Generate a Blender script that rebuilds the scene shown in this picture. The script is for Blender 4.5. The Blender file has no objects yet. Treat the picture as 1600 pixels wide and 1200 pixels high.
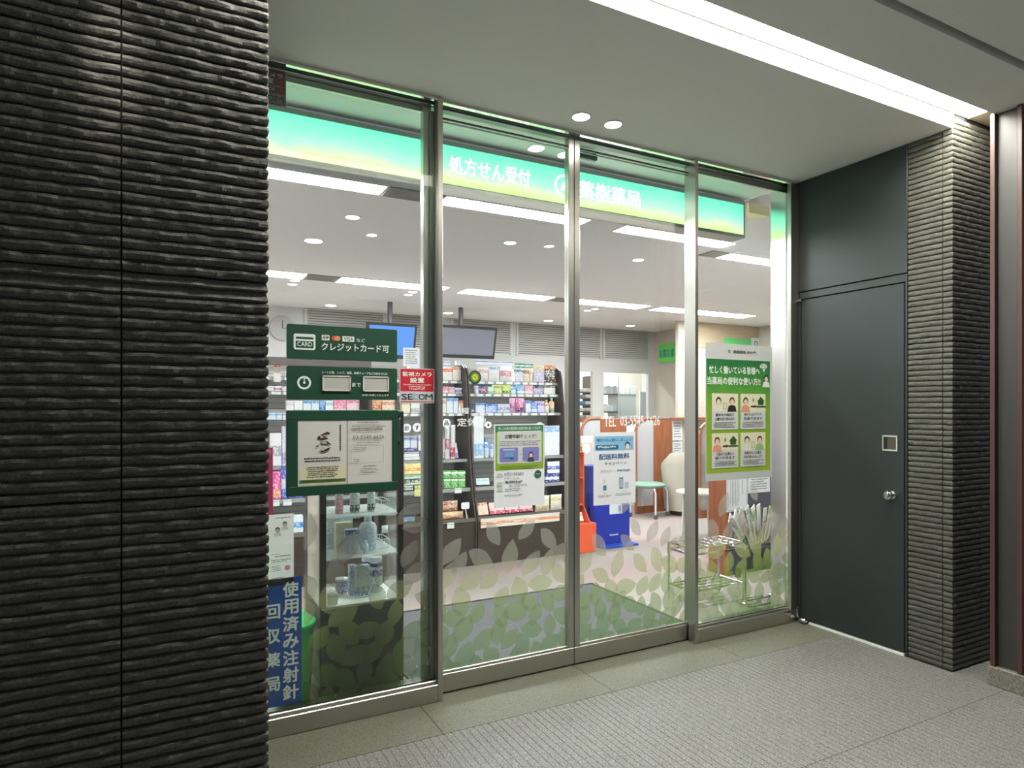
import bpy, math, random
from math import sin, cos, pi, radians
from mathutils import Vector, Matrix, noise
random.seed(7)
SC = bpy.context.scene
COL = SC.collection

# ---------------------------------------------------------------- camera
H = 1.45
FPX = 1018.0
HOR = 637.0
cam_d = bpy.data.cameras.new('camera')
cam = bpy.data.objects.new('camera', cam_d)
COL.objects.link(cam)
cam.location = (0, 0, H)
cam.rotation_euler = (pi / 2, 0, -math.atan2(.467, .8844))
cam_d.sensor_width = 36.0
cam_d.lens = 36.0 * FPX / 1600.0
cam_d.shift_y = (HOR - 600.0) / 1600.0
cam_d.clip_start = .05
SC.camera = cam

# ---------------------------------------------------------------- world + exposure
w = bpy.data.worlds.new('world')
SC.world = w
w.use_nodes = True
w.node_tree.nodes['Background'].inputs[0].default_value = (.56, .62, .66, 1)
w.node_tree.nodes['Background'].inputs[1].default_value = .30
SC.view_settings.view_transform = 'Standard'
SC.view_settings.look = 'None'
SC.view_settings.exposure = 0.0
SC.view_settings.gamma = 1.0
SC.view_settings.use_curve_mapping = False
try:
    SC.cycles.transparent_max_bounces = 24
    SC.cycles.max_bounces = 10
    SC.cycles.sample_clamp_indirect = 6
except Exception:
    pass

# strengths of the lamps of the place (used by their builders)
E_TUBE = 74.0      # long fluorescent panels inside
E_DOWN = 40.0
E_SLOT = 66.0      # slot light outside
E_SIGN = 1.15      # lightbox sign
E_LED = 12.0       # shelf strips, and the strip added to brighten the showcase

# ---------------------------------------------------------------- pixel -> point on a real plane
def ray(px, py):
    u = (px - 800) / FPX
    v = (HOR - py) / FPX
    return (.8844 * u + .467, -.467 * u + .8844, v)
def at(px, py, Y):
    d = ray(px, py); t = Y / d[1]
    return Vector((d[0] * t, Y, H + d[2] * t))
def atz(px, py, Z):
    d = ray(px, py); t = (Z - H) / d[2]
    return Vector((d[0] * t, d[1] * t, Z))
def xat(px, Y): return at(px, 600, Y).x
def zat(px, py, Y): return at(px, py, Y).z
def atx(px, py, X):
    d = ray(px, py); t = X / d[0]
    return Vector((X, d[1] * t, H + d[2] * t))

# ---------------------------------------------------------------- materials
MATS = {}
def srgb(h):
    if isinstance(h, str):
        h = h.lstrip('#'); c = [int(h[i:i + 2], 16) / 255 for i in (0, 2, 4)]
    else:
        c = [v / 255 for v in h]
    return tuple(v / 12.92 if v <= .04045 else ((v + .055) / 1.055) ** 2.4 for v in c) + (1,)

class NT:
    def __init__(s, name):
        s.m = bpy.data.materials.new(name); s.m.use_nodes = True
        s.t = s.m.node_tree; s.n = s.t.nodes; s.n.clear()
        s.out = s.n.new('ShaderNodeOutputMaterial')
    def node(s, typ, **kw):
        n = s.n.new(typ)
        for k, v in kw.items():
            if k.startswith('i_'):
                key = k[2:]
                key = int(key) if key.isdigit() else key.replace('_', ' ')
                n.inputs[key].default_value = v
            else: setattr(n, k, v)
        return n
    def link(s, a, b): s.t.links.new(a, b)
    def math(s, op, a, b=None):
        n = s.n.new('ShaderNodeMath'); n.operation = op
        for i, v in enumerate((a, b)):
            if v is None: continue
            if isinstance(v, (int, float)): n.inputs[i].default_value = v
            else: s.link(v, n.inputs[i])
        return n.outputs[0]
    def mix(s, f, a, b):
        n = s.n.new('ShaderNodeMix'); n.data_type = 'RGBA'
        for sock, v in ((n.inputs[0], f), (n.inputs[6], a), (n.inputs[7], b)):
            if hasattr(v, 'is_linked') or isinstance(v, bpy.types.NodeSocket): s.link(v, sock)
            else: sock.default_value = v
        return n.outputs[2]
    def ramp(s, f, stops, interp='LINEAR'):
        n = s.n.new('ShaderNodeValToRGB'); n.color_ramp.interpolation = interp
        e = n.color_ramp.elements
        while len(e) < len(stops): e.new(.5)
        for i, (p, c) in enumerate(stops): e[i].position = p; e[i].color = c
        s.link(f, n.inputs[0]); return n.outputs[0]
    def bsdf(s, col=None, rough=.5, metal=0, spec=.5):
        b = s.n.new('ShaderNodeBsdfPrincipled')
        if col is not None:
            if isinstance(col, bpy.types.NodeSocket): s.link(col, b.inputs['Base Color'])
            else: b.inputs['Base Color'].default_value = col
        b.inputs['Roughness'].default_value = rough
        b.inputs['Metallic'].default_value = metal
        b.inputs['Specular IOR Level'].default_value = spec
        s.link(b.outputs[0], s.out.inputs[0]); return b
    def bump(s, h, b, strength=.3, dist=.01):
        n = s.node('ShaderNodeBump', i_Strength=strength, i_Distance=dist)
        s.link(h, n.inputs['Height']); s.link(n.outputs[0], b.inputs['Normal'])

def flat(c, rough=.5, metal=0, spec=.5, noise_amt=.0, scale=60):
    """plain surface with a slight procedural variation"""
    key = ('flat', c, rough, metal, spec, noise_amt, scale)
    if key in MATS: return MATS[key]
    t = NT('surface')
    col = srgb(c)
    if noise_amt:
        tc = t.node('ShaderNodeTexCoord'); nz = t.node('ShaderNodeTexNoise', i_Scale=float(scale), i_Detail=4.0)
        t.link(tc.outputs['Object'], nz.inputs['Vector'])
        a = tuple(v * (1 - noise_amt) for v in col[:3]) + (1,)
        b = tuple(min(1, v * (1 + noise_amt)) for v in col[:3]) + (1,)
        col = t.ramp(nz.outputs['Fac'], [(.3, a), (.7, b)])
    t.bsdf(col, rough, metal, spec)
    MATS[key] = t.m; return t.m
def emit(c, s):
    key = ('emit', c, s)
    if key in MATS: return MATS[key]
    t = NT('light'); e = t.node('ShaderNodeEmission', i_Strength=s); e.inputs[0].default_value = srgb(c)
    t.link(e.outputs[0], t.out.inputs[0]); MATS[key] = t.m; return t.m

def m_glass(name='pane glass', tint=(.93, .97, .95, 1), dirt=0):
    t = NT(name)
    tr = t.node('ShaderNodeBsdfTransparent'); tr.inputs[0].default_value = tint
    gl = t.node('ShaderNodeBsdfGlossy', i_Roughness=.0); gl.inputs[0].default_value = (1, 1, 1, 1)
    lw = t.node('ShaderNodeLayerWeight', i_Blend=.5)
    p = t.math('POWER', lw.outputs['Facing'], 5.0)
    f = t.math('MULTIPLY_ADD', p, .955); f.node.inputs[2].default_value = .045
    mx = t.node('ShaderNodeMixShader'); t.link(f, mx.inputs[0]); t.link(tr.outputs[0], mx.inputs[1]); t.link(gl.outputs[0], mx.inputs[2])
    t.link(mx.outputs[0], t.out.inputs[0]); return t.m
def m_frost(name, keep=.35, col=(.85, .85, .83, 1)):
    t = NT(name)
    tr = t.node('ShaderNodeBsdfTransparent')
    di = t.node('ShaderNodeBsdfDiffuse'); di.inputs[0].default_value = col
    tl = t.node('ShaderNodeBsdfTranslucent'); tl.inputs[0].default_value = col
    a = t.node('ShaderNodeMixShader', i_0=.5); t.link(di.outputs[0], a.inputs[1]); t.link(tl.outputs[0], a.inputs[2])
    b = t.node('ShaderNodeMixShader', i_0=keep); t.link(a.outputs[0], b.inputs[1]); t.link(tr.outputs[0], b.inputs[2])
    t.link(b.outputs[0], t.out.inputs[0]); return t.m
def m_leaf(clear=.46, k=1.0):
    """frosted decal film: whitish leaves high up, printed green low down (the print's own colours)"""
    t = NT('leaf film')
    g = t.node('ShaderNodeNewGeometry'); sx = t.node('ShaderNodeSeparateXYZ'); t.link(g.outputs['Position'], sx.inputs[0])
    mr = t.node('ShaderNodeMapRange', i_From_Min=.15, i_From_Max=.75); t.link(sx.outputs['Z'], mr.inputs['Value'])
    col = t.ramp(mr.outputs[0], [(0, srgb((84, 120, 44))), (.38, srgb((112, 136, 52))), (.66, srgb((150, 150, 98))), (.85, srgb((138, 133, 122)))])
    tr = t.node('ShaderNodeBsdfTransparent')
    di = t.node('ShaderNodeBsdfDiffuse'); tl = t.node('ShaderNodeBsdfTranslucent')
    hs = t.node('ShaderNodeHueSaturation', i_Value=k); t.link(col, hs.inputs['Color']); col = hs.outputs[0]
    t.link(col, di.inputs[0]); t.link(col, tl.inputs[0])
    a = t.node('ShaderNodeMixShader', i_0=.92); t.link(di.outputs[0], a.inputs[1]); t.link(tl.outputs[0], a.inputs[2])
    b = t.node('ShaderNodeMixShader', i_0=clear); t.link(a.outputs[0], b.inputs[1]); t.link(tr.outputs[0], b.inputs[2])
    t.link(b.outputs[0], t.out.inputs[0]); return t.m
def m_steel(name='brushed steel', col=(.52, .50, .46, 1), rough=.32):
    t = NT(name)
    tc = t.node('ShaderNodeTexCoord'); mp = t.node('ShaderNodeMapping', i_Scale=(6, 6, 900)); nz = t.node('ShaderNodeTexNoise', i_Scale=1.0, i_Detail=2.0)
    t.link(tc.outputs['Object'], mp.inputs[0]); t.link(mp.outputs[0], nz.inputs['Vector'])
    b = t.bsdf(col, rough, 1.0)
    t.link(t.math('MULTIPLY_ADD', nz.outputs['Fac'], .12), b.inputs['Roughness']); b.inputs['Roughness'].links[0].from_node.inputs[2].default_value = rough - .06
    return t.m
def m_stone(name, c0, c1, rough=.45, scale=90, bump=.5, spec=.5):
    t = NT(name)
    tc = t.node('ShaderNodeTexCoord')
    n1 = t.node('ShaderNodeTexNoise', i_Scale=float(scale), i_Detail=6.0, i_Roughness=.7); t.link(tc.outputs['Object'], n1.inputs['Vector'])
    n2 = t.node('ShaderNodeTexVoronoi', i_Scale=scale * 2.6); t.link(tc.outputs['Object'], n2.inputs['Vector'])
    v = t.mix(.45, n1.outputs['Fac'], n2.outputs['Color'])
    bw = t.node('ShaderNodeRGBToBW'); t.link(v, bw.inputs[0])
    col = t.ramp(bw.outputs[0], [(.3, srgb(c0)), (.7, srgb(c1))])
    b = t.bsdf(col, rough, 0, spec); t.bump(bw.outputs[0], b, bump, .004); return t.m
def m_wood(name, c0, c1, axis=2, rough=.4):
    t = NT(name)
    tc = t.node('ShaderNodeTexCoord'); sc = [22, 22, 22]; sc[axis] = 1.2
    mp = t.node('ShaderNodeMapping', i_Scale=tuple(sc)); nz = t.node('ShaderNodeTexNoise', i_Scale=2.0, i_Detail=5.0, i_Distortion=.6)
    t.link(tc.outputs['Object'], mp.inputs[0]); t.link(mp.outputs[0], nz.inputs['Vector'])
    t.bsdf(t.ramp(nz.outputs['Fac'], [(.3, srgb(c0)), (.7, srgb(c1))]), rough); return t.m
def m_pack(c, accent, paper='f4f2f0', style=0):
    """printed packaging: ground colour, a colour band and small blocks of print"""
    key = ('pack', c, accent, paper, style)
    if key in MATS: return MATS[key]
    t = NT('printed packaging')
    tc = t.node('ShaderNodeTexCoord'); sx = t.node('ShaderNodeSeparateXYZ'); t.link(tc.outputs['Generated'], sx.inputs[0])
    z = sx.outputs['Z']; x = sx.outputs['X']
    lo, hi = ((.62, .86), (.06, .34), (.3, .62), (.78, .98))[style % 4]
    band = t.math('MULTIPLY', t.math('GREATER_THAN', z, lo), t.math('LESS_THAN', z, hi))
    col = t.mix(band, srgb(c), srgb(accent))
    vo = t.node('ShaderNodeTexVoronoi', i_Scale=7.0); vo.distance = 'CHEBYCHEV'
    mp = t.node('ShaderNodeMapping', i_Scale=(1, .2, 1.7)); t.link(tc.outputs['Generated'], mp.inputs[0]); t.link(mp.outputs[0], vo.inputs['Vector'])
    bw = t.node('ShaderNodeRGBToBW'); t.link(vo.outputs['Color'], bw.inputs[0])
    blk = t.math('MULTIPLY', t.math('GREATER_THAN', bw.outputs[0], .60), t.math('LESS_THAN', vo.outputs['Distance'], .42))
    col = t.mix(t.math('MULTIPLY', blk, .75), col, srgb(paper))
    blk2 = t.math('MULTIPLY', t.math('LESS_THAN', bw.outputs[0], .28), t.math('LESS_THAN', vo.outputs['Distance'], .22))
    col = t.mix(t.math('MULTIPLY', blk2, .6), col, srgb(accent))
    t.bsdf(col, .4); MATS[key] = t.m; return t.m

STEEL = m_steel()
STEELP = m_steel('polished steel', (.74, .74, .70, 1), .12)
STEELD = m_steel('dark satin steel', (.20, .20, .18, 1), .35)
CHROME = flat('d8d8d8', .12, 1)
GLASS = m_glass()
CGLASS = m_glass('case glass', (.97, .99, .985, 1))
WHITE = flat('ebe9e4', .5)
def m_paper(c, thru=.30):
    t = NT('thin printed sheet'); di = t.node('ShaderNodeBsdfDiffuse'); tl = t.node('ShaderNodeBsdfTranslucent')
    di.inputs[0].default_value = srgb(c); tl.inputs[0].default_value = srgb(c)
    a = t.node('ShaderNodeMixShader', i_0=thru); t.link(di.outputs[0], a.inputs[1]); t.link(tl.outputs[0], a.inputs[2]); t.link(a.outputs[0], t.out.inputs[0]); return t.m
PAPER = m_paper('f0f0f2', .32)
PAPERB = m_paper('f6f6f4', .6)
BLACK = flat('161616', .4)
BROWN = m_wood('dark brown laminate', '3d332d', '4a3f38', 0, .45)
WOOD = m_wood('orange wood laminate', '7c442e', '98603f', 2, .35)
DKGREEN = flat('12402c', .45)
LETTER = flat('e6ebe4', .6)

# ---------------------------------------------------------------- mesh helpers
class MB:
    def __init__(s): s.v = []; s.f = []; s.mi = []; s.mats = []
    def _m(s, m):
        if m not in s.mats: s.mats.append(m)
        return s.mats.index(m)
    def add(s, v, f, m):
        o = len(s.v); i = s._m(m); s.v += [tuple(p) for p in v]
        for q in f: s.f.append(tuple(o + k for k in q)); s.mi.append(i)
        return s
    def box(s, a, b, m, M=None):
        x0, x1 = sorted((a[0], b[0])); y0, y1 = sorted((a[1], b[1])); z0, z1 = sorted((a[2], b[2]))
        v = [(x, y, z) for x in (x0, x1) for y in (y0, y1) for z in (z0, z1)]
        if M: v = [M @ Vector(p) for p in v]
        return s.add(v, [(0, 1, 3, 2), (4, 6, 7, 5), (0, 4, 5, 1), (2, 3, 7, 6), (0, 2, 6, 4), (1, 5, 7, 3)], m)
    def bbox(s, a, b, m, r=.006, M=None):
        """box with chamfered vertical and horizontal edges"""
        c = [(a[i] + b[i]) / 2 for i in range(3)]; h = [abs(b[i] - a[i]) / 2 for i in range(3)]
        r = min(r, min(h) * .8); v = []; idx = {}
        for sx in (-1, 1):
            for sy in (-1, 1):
                for sz in (-1, 1):
                    for ax in range(3):
                        p = [c[i] + (sx, sy, sz)[i] * (h[i] - (0 if i == ax else r)) for i in range(3)]
                        idx[(sx, sy, sz, ax)] = len(v); v.append(M @ Vector(p) if M else tuple(p))
        f = []
        S = (-1, 1)
        for ax in range(3):
            o = [i for i in range(3) if i != ax]
            for sg in S:
                q = []
                for (p1, p2) in ((-1, -1), (1, -1), (1, 1), (-1, 1)):
                    k = [0, 0, 0]; k[ax] = sg; k[o[0]] = p1; k[o[1]] = p2
                    q.append(idx[(k[0], k[1], k[2], ax)])
                f.append(tuple(q))
        for ax in range(3):
            o = [i for i in range(3) if i != ax]
            for p1 in S:
                for p2 in S:
                    k0 = [0, 0, 0]; k0[ax] = -1; k0[o[0]] = p1; k0[o[1]] = p2
                    k1 = list(k0); k1[ax] = 1
                    f.append((idx[(*k0, o[0])], idx[(*k1, o[0])], idx[(*k1, o[1])], idx[(*k0, o[1])]))
        for sx in S:
            for sy in S:
                for sz in S: f.append(tuple(idx[(sx, sy, sz, a)] for a in range(3)))
        return s.add(v, f, m)
    def prism(s, pts, d, m, M=None):
        """closed outline pts (x,z) extruded along y from 0 to d"""
        n = len(pts); v = [(p[0], 0, p[1]) for p in pts] + [(p[0], d, p[1]) for p in pts]
        if M: v = [M @ Vector(p) for p in v]
        f = [tuple(range(n)), tuple(range(2 * n - 1, n - 1, -1))] + [(i, n + i, n + (i + 1) % n, (i + 1) % n) for i in range(n)]
        return s.add(v, f, m)
    def lathe(s, prof, m, c=(0, 0, 0), n=20, M=None, sx=1, sy=1):
        v = []; f = []
        for (r, z) in prof:
            for k in range(n):
                a = 2 * pi * k / n; p = (c[0] + r * cos(a) * sx, c[1] + r * sin(a) * sy, c[2] + z)
                v.append(M @ Vector(p) if M else p)
        L = len(prof)
        for i in range(L - 1):
            for k in range(n):
                k2 = (k + 1) % n; f.append((i * n + k, i * n + k2, (i + 1) * n + k2, (i + 1) * n + k))
        f.append(tuple(range(n - 1, -1, -1))); f.append(tuple((L - 1) * n + k for k in range(n)))
        return s.add(v, f, m)
    def tube(s, path, r, m, n=8, caps=True):
        path = [Vector(p) for p in path]; v = []; f = []
        for i, p in enumerate(path):
            d = (path[min(i + 1, len(path) - 1)] - path[max(i - 1, 0)]).normalized()
            a = d.cross(Vector((0, 0, 1)) if abs(d.z) < .9 else Vector((1, 0, 0))).normalized(); b = d.cross(a)
            for k in range(n):
                t = 2 * pi * k / n; v.append(p + (a * cos(t) + b * sin(t)) * r)
        for i in range(len(path) - 1):
            for k in range(n):
                k2 = (k + 1) % n; f.append((i * n + k, i * n + k2, (i + 1) * n + k2, (i + 1) * n + k))
        if caps: f.append(tuple(range(n - 1, -1, -1))); f.append(tuple((len(path) - 1) * n + k for k in range(n)))
        return s.add(v, f, m)
    def quad(s, a, b, c, d, m): return s.add([a, b, c, d], [(0, 1, 2, 3)], m)
    def build(s, name, parent=None, org=None, smooth=False, recalc=True):
        if org is None: org = PLOC.get(parent, Vector((0, 0, 0))) if parent else Vector((0, 0, 0))
        me = bpy.data.meshes.new(name)
        me.from_pydata([tuple(Vector(p) - Vector(org)) for p in s.v], [], s.f)
        for m in s.mats: me.materials.append(m)
        me.polygons.foreach_set('material_index', s.mi)
        if smooth: me.polygons.foreach_set('use_smooth', [True] * len(s.f))
        if recalc:
            import bmesh
            bm = bmesh.new(); bm.from_mesh(me); bmesh.ops.recalc_face_normals(bm, faces=bm.faces); bm.to_mesh(me); bm.free()
        if smooth:
            try: me.set_sharp_from_angle(angle=radians(40))
            except Exception: pass
        o = bpy.data.objects.new(name, me); COL.objects.link(o)
        if parent: o.parent = parent
        else: o.location = org
        PLOC[o] = Vector(org)
        return o
PLOC = {}
def tag(o, label=None, cat=None, group=None, kind=None):
    for k, v in (('label', label), ('category', cat), ('group', group), ('kind', kind)):
        if v: o[k] = v
    return o
def thing(name, label, cat, loc=(0, 0, 0), group=None, rot=0):
    o = bpy.data.objects.new(name, None); COL.objects.link(o); o.location = loc; o.empty_display_size = .05
    o.rotation_euler.z = rot
    PLOC[o] = Vector(loc) if not rot else Vector((0, 0, 0))
    return tag(o, label, cat, group)
def solo(mb, name, label, cat, org, group=None, smooth=False):
    return tag(mb.build(name, None, Vector(org), smooth), label, cat, group)
def struct(mb, name, parent=None, org=None, smooth=False):
    o = mb.build(name, parent, org, smooth)
    if not parent: o['kind'] = 'structure'
    return o

# ---------------------------------------------------------------- flat artwork and lettering on signs
TXT = {}
def text_geo(s):
    key = s
    if key in TXT: return TXT[key]
    cu = bpy.data.curves.new('lettering', 'FONT'); cu.body = s; cu.resolution_u = 2
    o = bpy.data.objects.new('lettering', cu); COL.objects.link(o)
    me = bpy.data.meshes.new_from_object(o)
    v = [tuple(p.co) for p in me.vertices]; f = [tuple(p.vertices) for p in me.polygons]
    bpy.data.objects.remove(o); bpy.data.curves.remove(cu); bpy.data.meshes.remove(me)
    if v:
        x0 = min(p[0] for p in v); x1 = max(p[0] for p in v); y0 = min(p[1] for p in v); y1 = max(p[1] for p in v)
        v = [((p[0] - x0) / max(1e-6, x1 - x0), (p[1] - y0) / max(1e-6, y1 - y0)) for p in v]
    TXT[key] = (v, f); return TXT[key]

class Art:
    """layers of thin artwork in front of a W x Hh panel; u runs right, v runs down (0..1); M maps local (x,0,z) to the parent"""
    STEP = .0006
    def __init__(s, parent, W, Hh, y=0.0, M=None):
        s.p = parent; s.W = W; s.H = Hh; s.y = y; s.k = 1; s.parts = {}; s.M = M
    def _add(s, part, mat, pts, f, lift=0):
        mb = s.parts.setdefault(part, MB()); y = s.y - s.STEP * s.k - lift
        v = [Vector(((u - .5) * s.W, y, (.5 - q) * s.H)) for (u, q) in pts]
        if s.M: v = [s.M @ p for p in v]
        mb.add(v, f, mat)
    def up(s, n=1): s.k += n; return s
    def rect(s, part, mat, u0, v0, u1, v1):
        s._add(part, mat, [(u0, v1), (u1, v1), (u1, v0), (u0, v0)], [(0, 1, 2, 3)]); return s
    def poly(s, part, mat, pts): s._add(part, mat, pts, [tuple(range(len(pts)))]); return s
    def rrect(s, part, mat, u0, v0, u1, v1, r):
        """r in metres"""
        ru = r / s.W; rv = r / s.H; P = []
        for (cu, cv, a0) in ((u1 - ru, v0 + rv, -90), (u1 - ru, v1 - rv, 0), (u0 + ru, v1 - rv, 90), (u0 + ru, v0 + rv, 180)):
            for k in range(5):
                a = radians(a0 + k * 22.5); P.append((cu + ru * cos(a), cv + rv * sin(a)))
        s._add(part, mat, P, [tuple(range(len(P)))]); return s
    def disc(s, part, mat, u, v, r, rv=None, n=24, a0=0, a1=360):
        """r in metres"""
        rv = rv or r
        P = [(u + r / s.W * cos(radians(a0 + (a1 - a0) * k / n)), v + rv / s.H * sin(radians(a0 + (a1 - a0) * k / n))) for k in range(n if a1 - a0 >= 360 else n + 1)]
        s._add(part, mat, P, [tuple(range(len(P)))]); return s
    def ring(s, part, mat, u, v, r, r2, n=32):
        P = []; 
        for rr in (r, r2):
            P += [(u + rr / s.W * cos(2 * pi * k / n), v + rr / s.H * sin(2 * pi * k / n)) for k in range(n)]
        s._add(part, mat, P, [(k, (k + 1) % n, n + (k + 1) % n, n + k) for k in range(n)]); return s
    def frame(s, part, mat, u0, v0, u1, v1, t):
        tu = t / s.W; tv = t / s.H
        s.rect(part, mat, u0, v0, u1, v0 + tv); s.rect(part, mat, u0, v1 - tv, u1, v1)
        s.rect(part, mat, u0, v0, u0 + tu, v1); s.rect(part, mat, u1 - tu, v0, u1, v1); return s
    def text(s, part, mat, t, u0, v0, u1, v1, bold=0.0):
        v, f = text_geo(t); n = max(1, len(t)); em = (u1 - u0) * s.W / n; d = min(bold * 1.3, .03) * em
        sh = [(0, 0)] if bold < .004 else [(-d, -d), (d, -d), (-d, d), (d, d)]
        for i, (dx, dy) in enumerate(sh): s._add(part, mat, [(u0 + (u1 - u0) * p[0] + dx / s.W, v1 - (v1 - v0) * p[1] + dy / s.H) for p in v], f, .00013 * i)
        return s
    def vtext(s, part, mat, t, u0, v0, u1, v1, bold=0.0, fill=.82):
        n = len(t); h = (v1 - v0) / n
        for i, ch in enumerate(t):
            if ch == ' ': continue
            s.text(part, mat, ch, u0, v0 + h * i, u1, v0 + h * (i + fill), bold)
        return s
    def dashes(s, part, mat, u0, v0, u1, v1, lines=1, seed=1, vert=False):
        """small print too fine to read in the photograph: broken strokes"""
        rnd = random.Random(seed); lh = (v1 - v0) / lines
        for i in range(lines):
            u = u0 + rnd.random() * .02; e = u1 - rnd.random() * .25 * (u1 - u0) * (1 if i % 2 else .3)
            while u < e:
                wd = (.004 + .006 * rnd.random()) / s.W
                a = v0 + lh * i + lh * .2 * rnd.random(); b = a + lh * (.30 + .2 * rnd.random())
                s.rect(part, mat, u, a, min(u + wd, e), b); u += wd + (.0012 + .0015 * rnd.random()) / s.W
        return s
    def columns(s, part, mat, u0, v0, u1, v1, cols=1, seed=1):
        """upright columns of print too fine to read"""
        rnd = random.Random(seed); cw = (u1 - u0) / cols
        for i in range(cols):
            v = v0; e = v1 - (v1 - v0) * .2 * rnd.random()
            while v < e:
                h = (.004 + .004 * rnd.random()) / s.H; a = u0 + cw * i + cw * .2
                s.rect(part, mat, a, v, a + min(cw * .5, .006 / s.W), min(v + h, e)); v += h + (.0015 + .001 * rnd.random()) / s.H
        return s
    def person(s, part, u, v, h, hair, skin, cloth):
        """small printed half figure; h in metres"""
        k = s.k
        s.poly(part, cloth, [(u - .42 * h / s.W, v + .5 * h / s.H), (u - .30 * h / s.W, v + .12 * h / s.H), (u, v + .04 * h / s.H), (u + .30 * h / s.W, v + .12 * h / s.H), (u + .42 * h / s.W, v + .5 * h / s.H)])
        s.k = k + 1; s.disc(part, hair, u, v - .20 * h / s.H, .24 * h, .26 * h)
        s.k = k + 2; s.disc(part, skin, u, v - .13 * h / s.H, .18 * h, .20 * h)
        s.k = k; return s
    def build(s):
        for n, mb in s.parts.items():
            o = mb.build(n, s.p, Vector((0, 0, 0)), recalc=False)
def panel(name, label, cat, px, Y, mat, thick=.004, group=None, r=0, grow=None):
    """flat sign on plane Y whose corners the photograph shows at px=(x0,y0,x1,y1) (left-top, right-bottom)"""
    a = at(px[0], px[1], Y); b = at(px[2], px[3], Y)
    W = b.x - a.x; Hh = a.z - b.z; c = Vector(((a.x + b.x) / 2, Y, (a.z + b.z) / 2))
    mb = MB()
    if r:
        P = []
        for (cx, cz, a0) in ((W / 2 - r, Hh / 2 - r, 0), (-W / 2 + r, Hh / 2 - r, 90), (-W / 2 + r, -Hh / 2 + r, 180), (W / 2 - r, -Hh / 2 + r, 270)):
            for k in range(5): t = radians(a0 + 22.5 * k); P.append((cx + r * cos(t), cz + r * sin(t)))
        mb.prism(P, thick, mat)
    else: mb.box((-W / 2, 0, -Hh / 2), (W / 2, thick, Hh / 2), mat)
    o = mb.build(name, None, Vector((0, 0, 0))); o.location = c; PLOC[o] = c
    tag(o, label, cat, group)
    return o, Art(o, W, Hh), W, Hh
# ================================================================ SETTING
ZS = 2.984          # outside soffit
ZC = 2.71           # inside ceiling
YW = 2.027          # stone face plane
XL, XR = .263, 3.798
YF = 3.008          # front plane of the fixed frames
GRANITE = m_stone('grey granite paving', (66, 65, 63), (146, 145, 140), .55, 120, .35)
GRANITE2 = m_stone('light honed granite', (58, 59, 50), (126, 126, 108), .5, 150, .15)
def m_ribstone():
    t = NT('dark split-face stone')
    tc = t.node('ShaderNodeTexCoord')
    n1 = t.node('ShaderNodeTexNoise', i_Scale=140.0, i_Detail=6.0, i_Roughness=.75); t.link(tc.outputs['Object'], n1.inputs['Vector'])
    col = t.ramp(n1.outputs['Fac'], [(.28, srgb((38, 38, 33))), (.58, srgb((88, 87, 79))), (.8, srgb((134, 132, 121)))])
    b = t.bsdf(col, .42, 0, .5); t.bump(n1.outputs['Fac'], b, .55, .004)
    return t.m
RIB = m_ribstone()
SOFFIT = flat((238, 238, 230), .75)
CEIL = flat((236, 234, 232), .8)
DOORP = flat((40, 46, 46), .42, 0, .5, .04, 8)
VOID = flat('0a0a0a', .9)

# ---- outside floor: smooth band along the shopfront, grooved slabs in front of it (real grooves)
fl = MB()
def slab(x0, x1, y0, y1, m=GRANITE2):
    fl.box((x0 + .0015, y0 + .0015, -.03), (x1 - .0015, y1 - .0015, 0), m)
x = 1.084 - .93 * 4
while x < 6.5: slab(x, x + .93, 2.70, 3.16); x += .93
PITCH = .0361; GW = .0030; GD = .0020
for (y0, y1) in ((1.775, 2.70), (.85, 1.775), (-.075, .85), (-1.0, -.075), (-1.925, -1.0), (-2.85, -1.925)):
    x = 1.084 - PITCH * 8 * 10; k = 0
    v = []; f = []
    while x < 6.6:
        jw = GW * (2.0 if k % 8 == 0 else 1)
        v += [(x, y0 + .0015, -GD), (x + jw * .5, y0 + .0015, -GD), (x + jw * .5 + .0006, y0 + .0015, 0), (x + PITCH - jw * .5 - .0006, y0 + .0015, 0), (x + PITCH - .5 * jw, y0 + .0015, -GD)]
        x += PITCH; k += 1
    n = len(v); v = v + [(p[0], y1 - .0015, p[2]) for p in v]
    f = [(i, i + 1, n + i + 1, n + i) for i in range(n - 1)]
    fl.add(v, f, GRANITE)
fl.box((-3, -3, -.06), (6.6, 3.16, -.012), flat('2a2a28', .9))
struct(fl, 'floor')
# ---- inside floor
def m_carpet():
    t = NT('speckled beige carpet tile')
    tc = t.node('ShaderNodeTexCoord')
    n1 = t.node('ShaderNodeTexNoise', i_Scale=150.0, i_Detail=3.0); t.link(tc.outputs['Object'], n1.inputs['Vector'])
    n2 = t.node('ShaderNodeTexNoise', i_Scale=1.2, i_Detail=2.0); t.link(tc.outputs['Object'], n2.inputs['Vector'])
    c1 = t.ramp(n1.outputs['Fac'], [(.35, srgb((112, 103, 98))), (.6, srgb((164, 156, 150)))])
    c2 = t.ramp(n1.outputs['Fac'], [(.35, srgb((124, 104, 100))), (.6, srgb((168, 152, 148)))])
    f = t.ramp(n2.outputs['Fac'], [(.5, (0, 0, 0, 1)), (.6, (1, 1, 1, 1))])
    b = t.bsdf(t.mix(f, c1, c2), .9, 0, .1); t.bump(n1.outputs['Fac'], b, .3, .004); return t.m
m = MB(); m.box((-1.6, 3.16, -.06), (8.2, 10.4, 0), m_carpet()); struct(m, 'floor_inside')
m = MB(); m.box((1.15, 3.2, 0), (3.06, 4.41, .009), flat((88, 89, 91), .95, 0, .1, .35, 160))
m.box((1.13, 3.19, 0), (1.15, 4.43, .012), BLACK); m.box((3.06, 3.19, 0), (3.08, 4.43, .012), BLACK); m.box((1.13, 4.41, 0), (3.08, 4.43, .012), BLACK)
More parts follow.
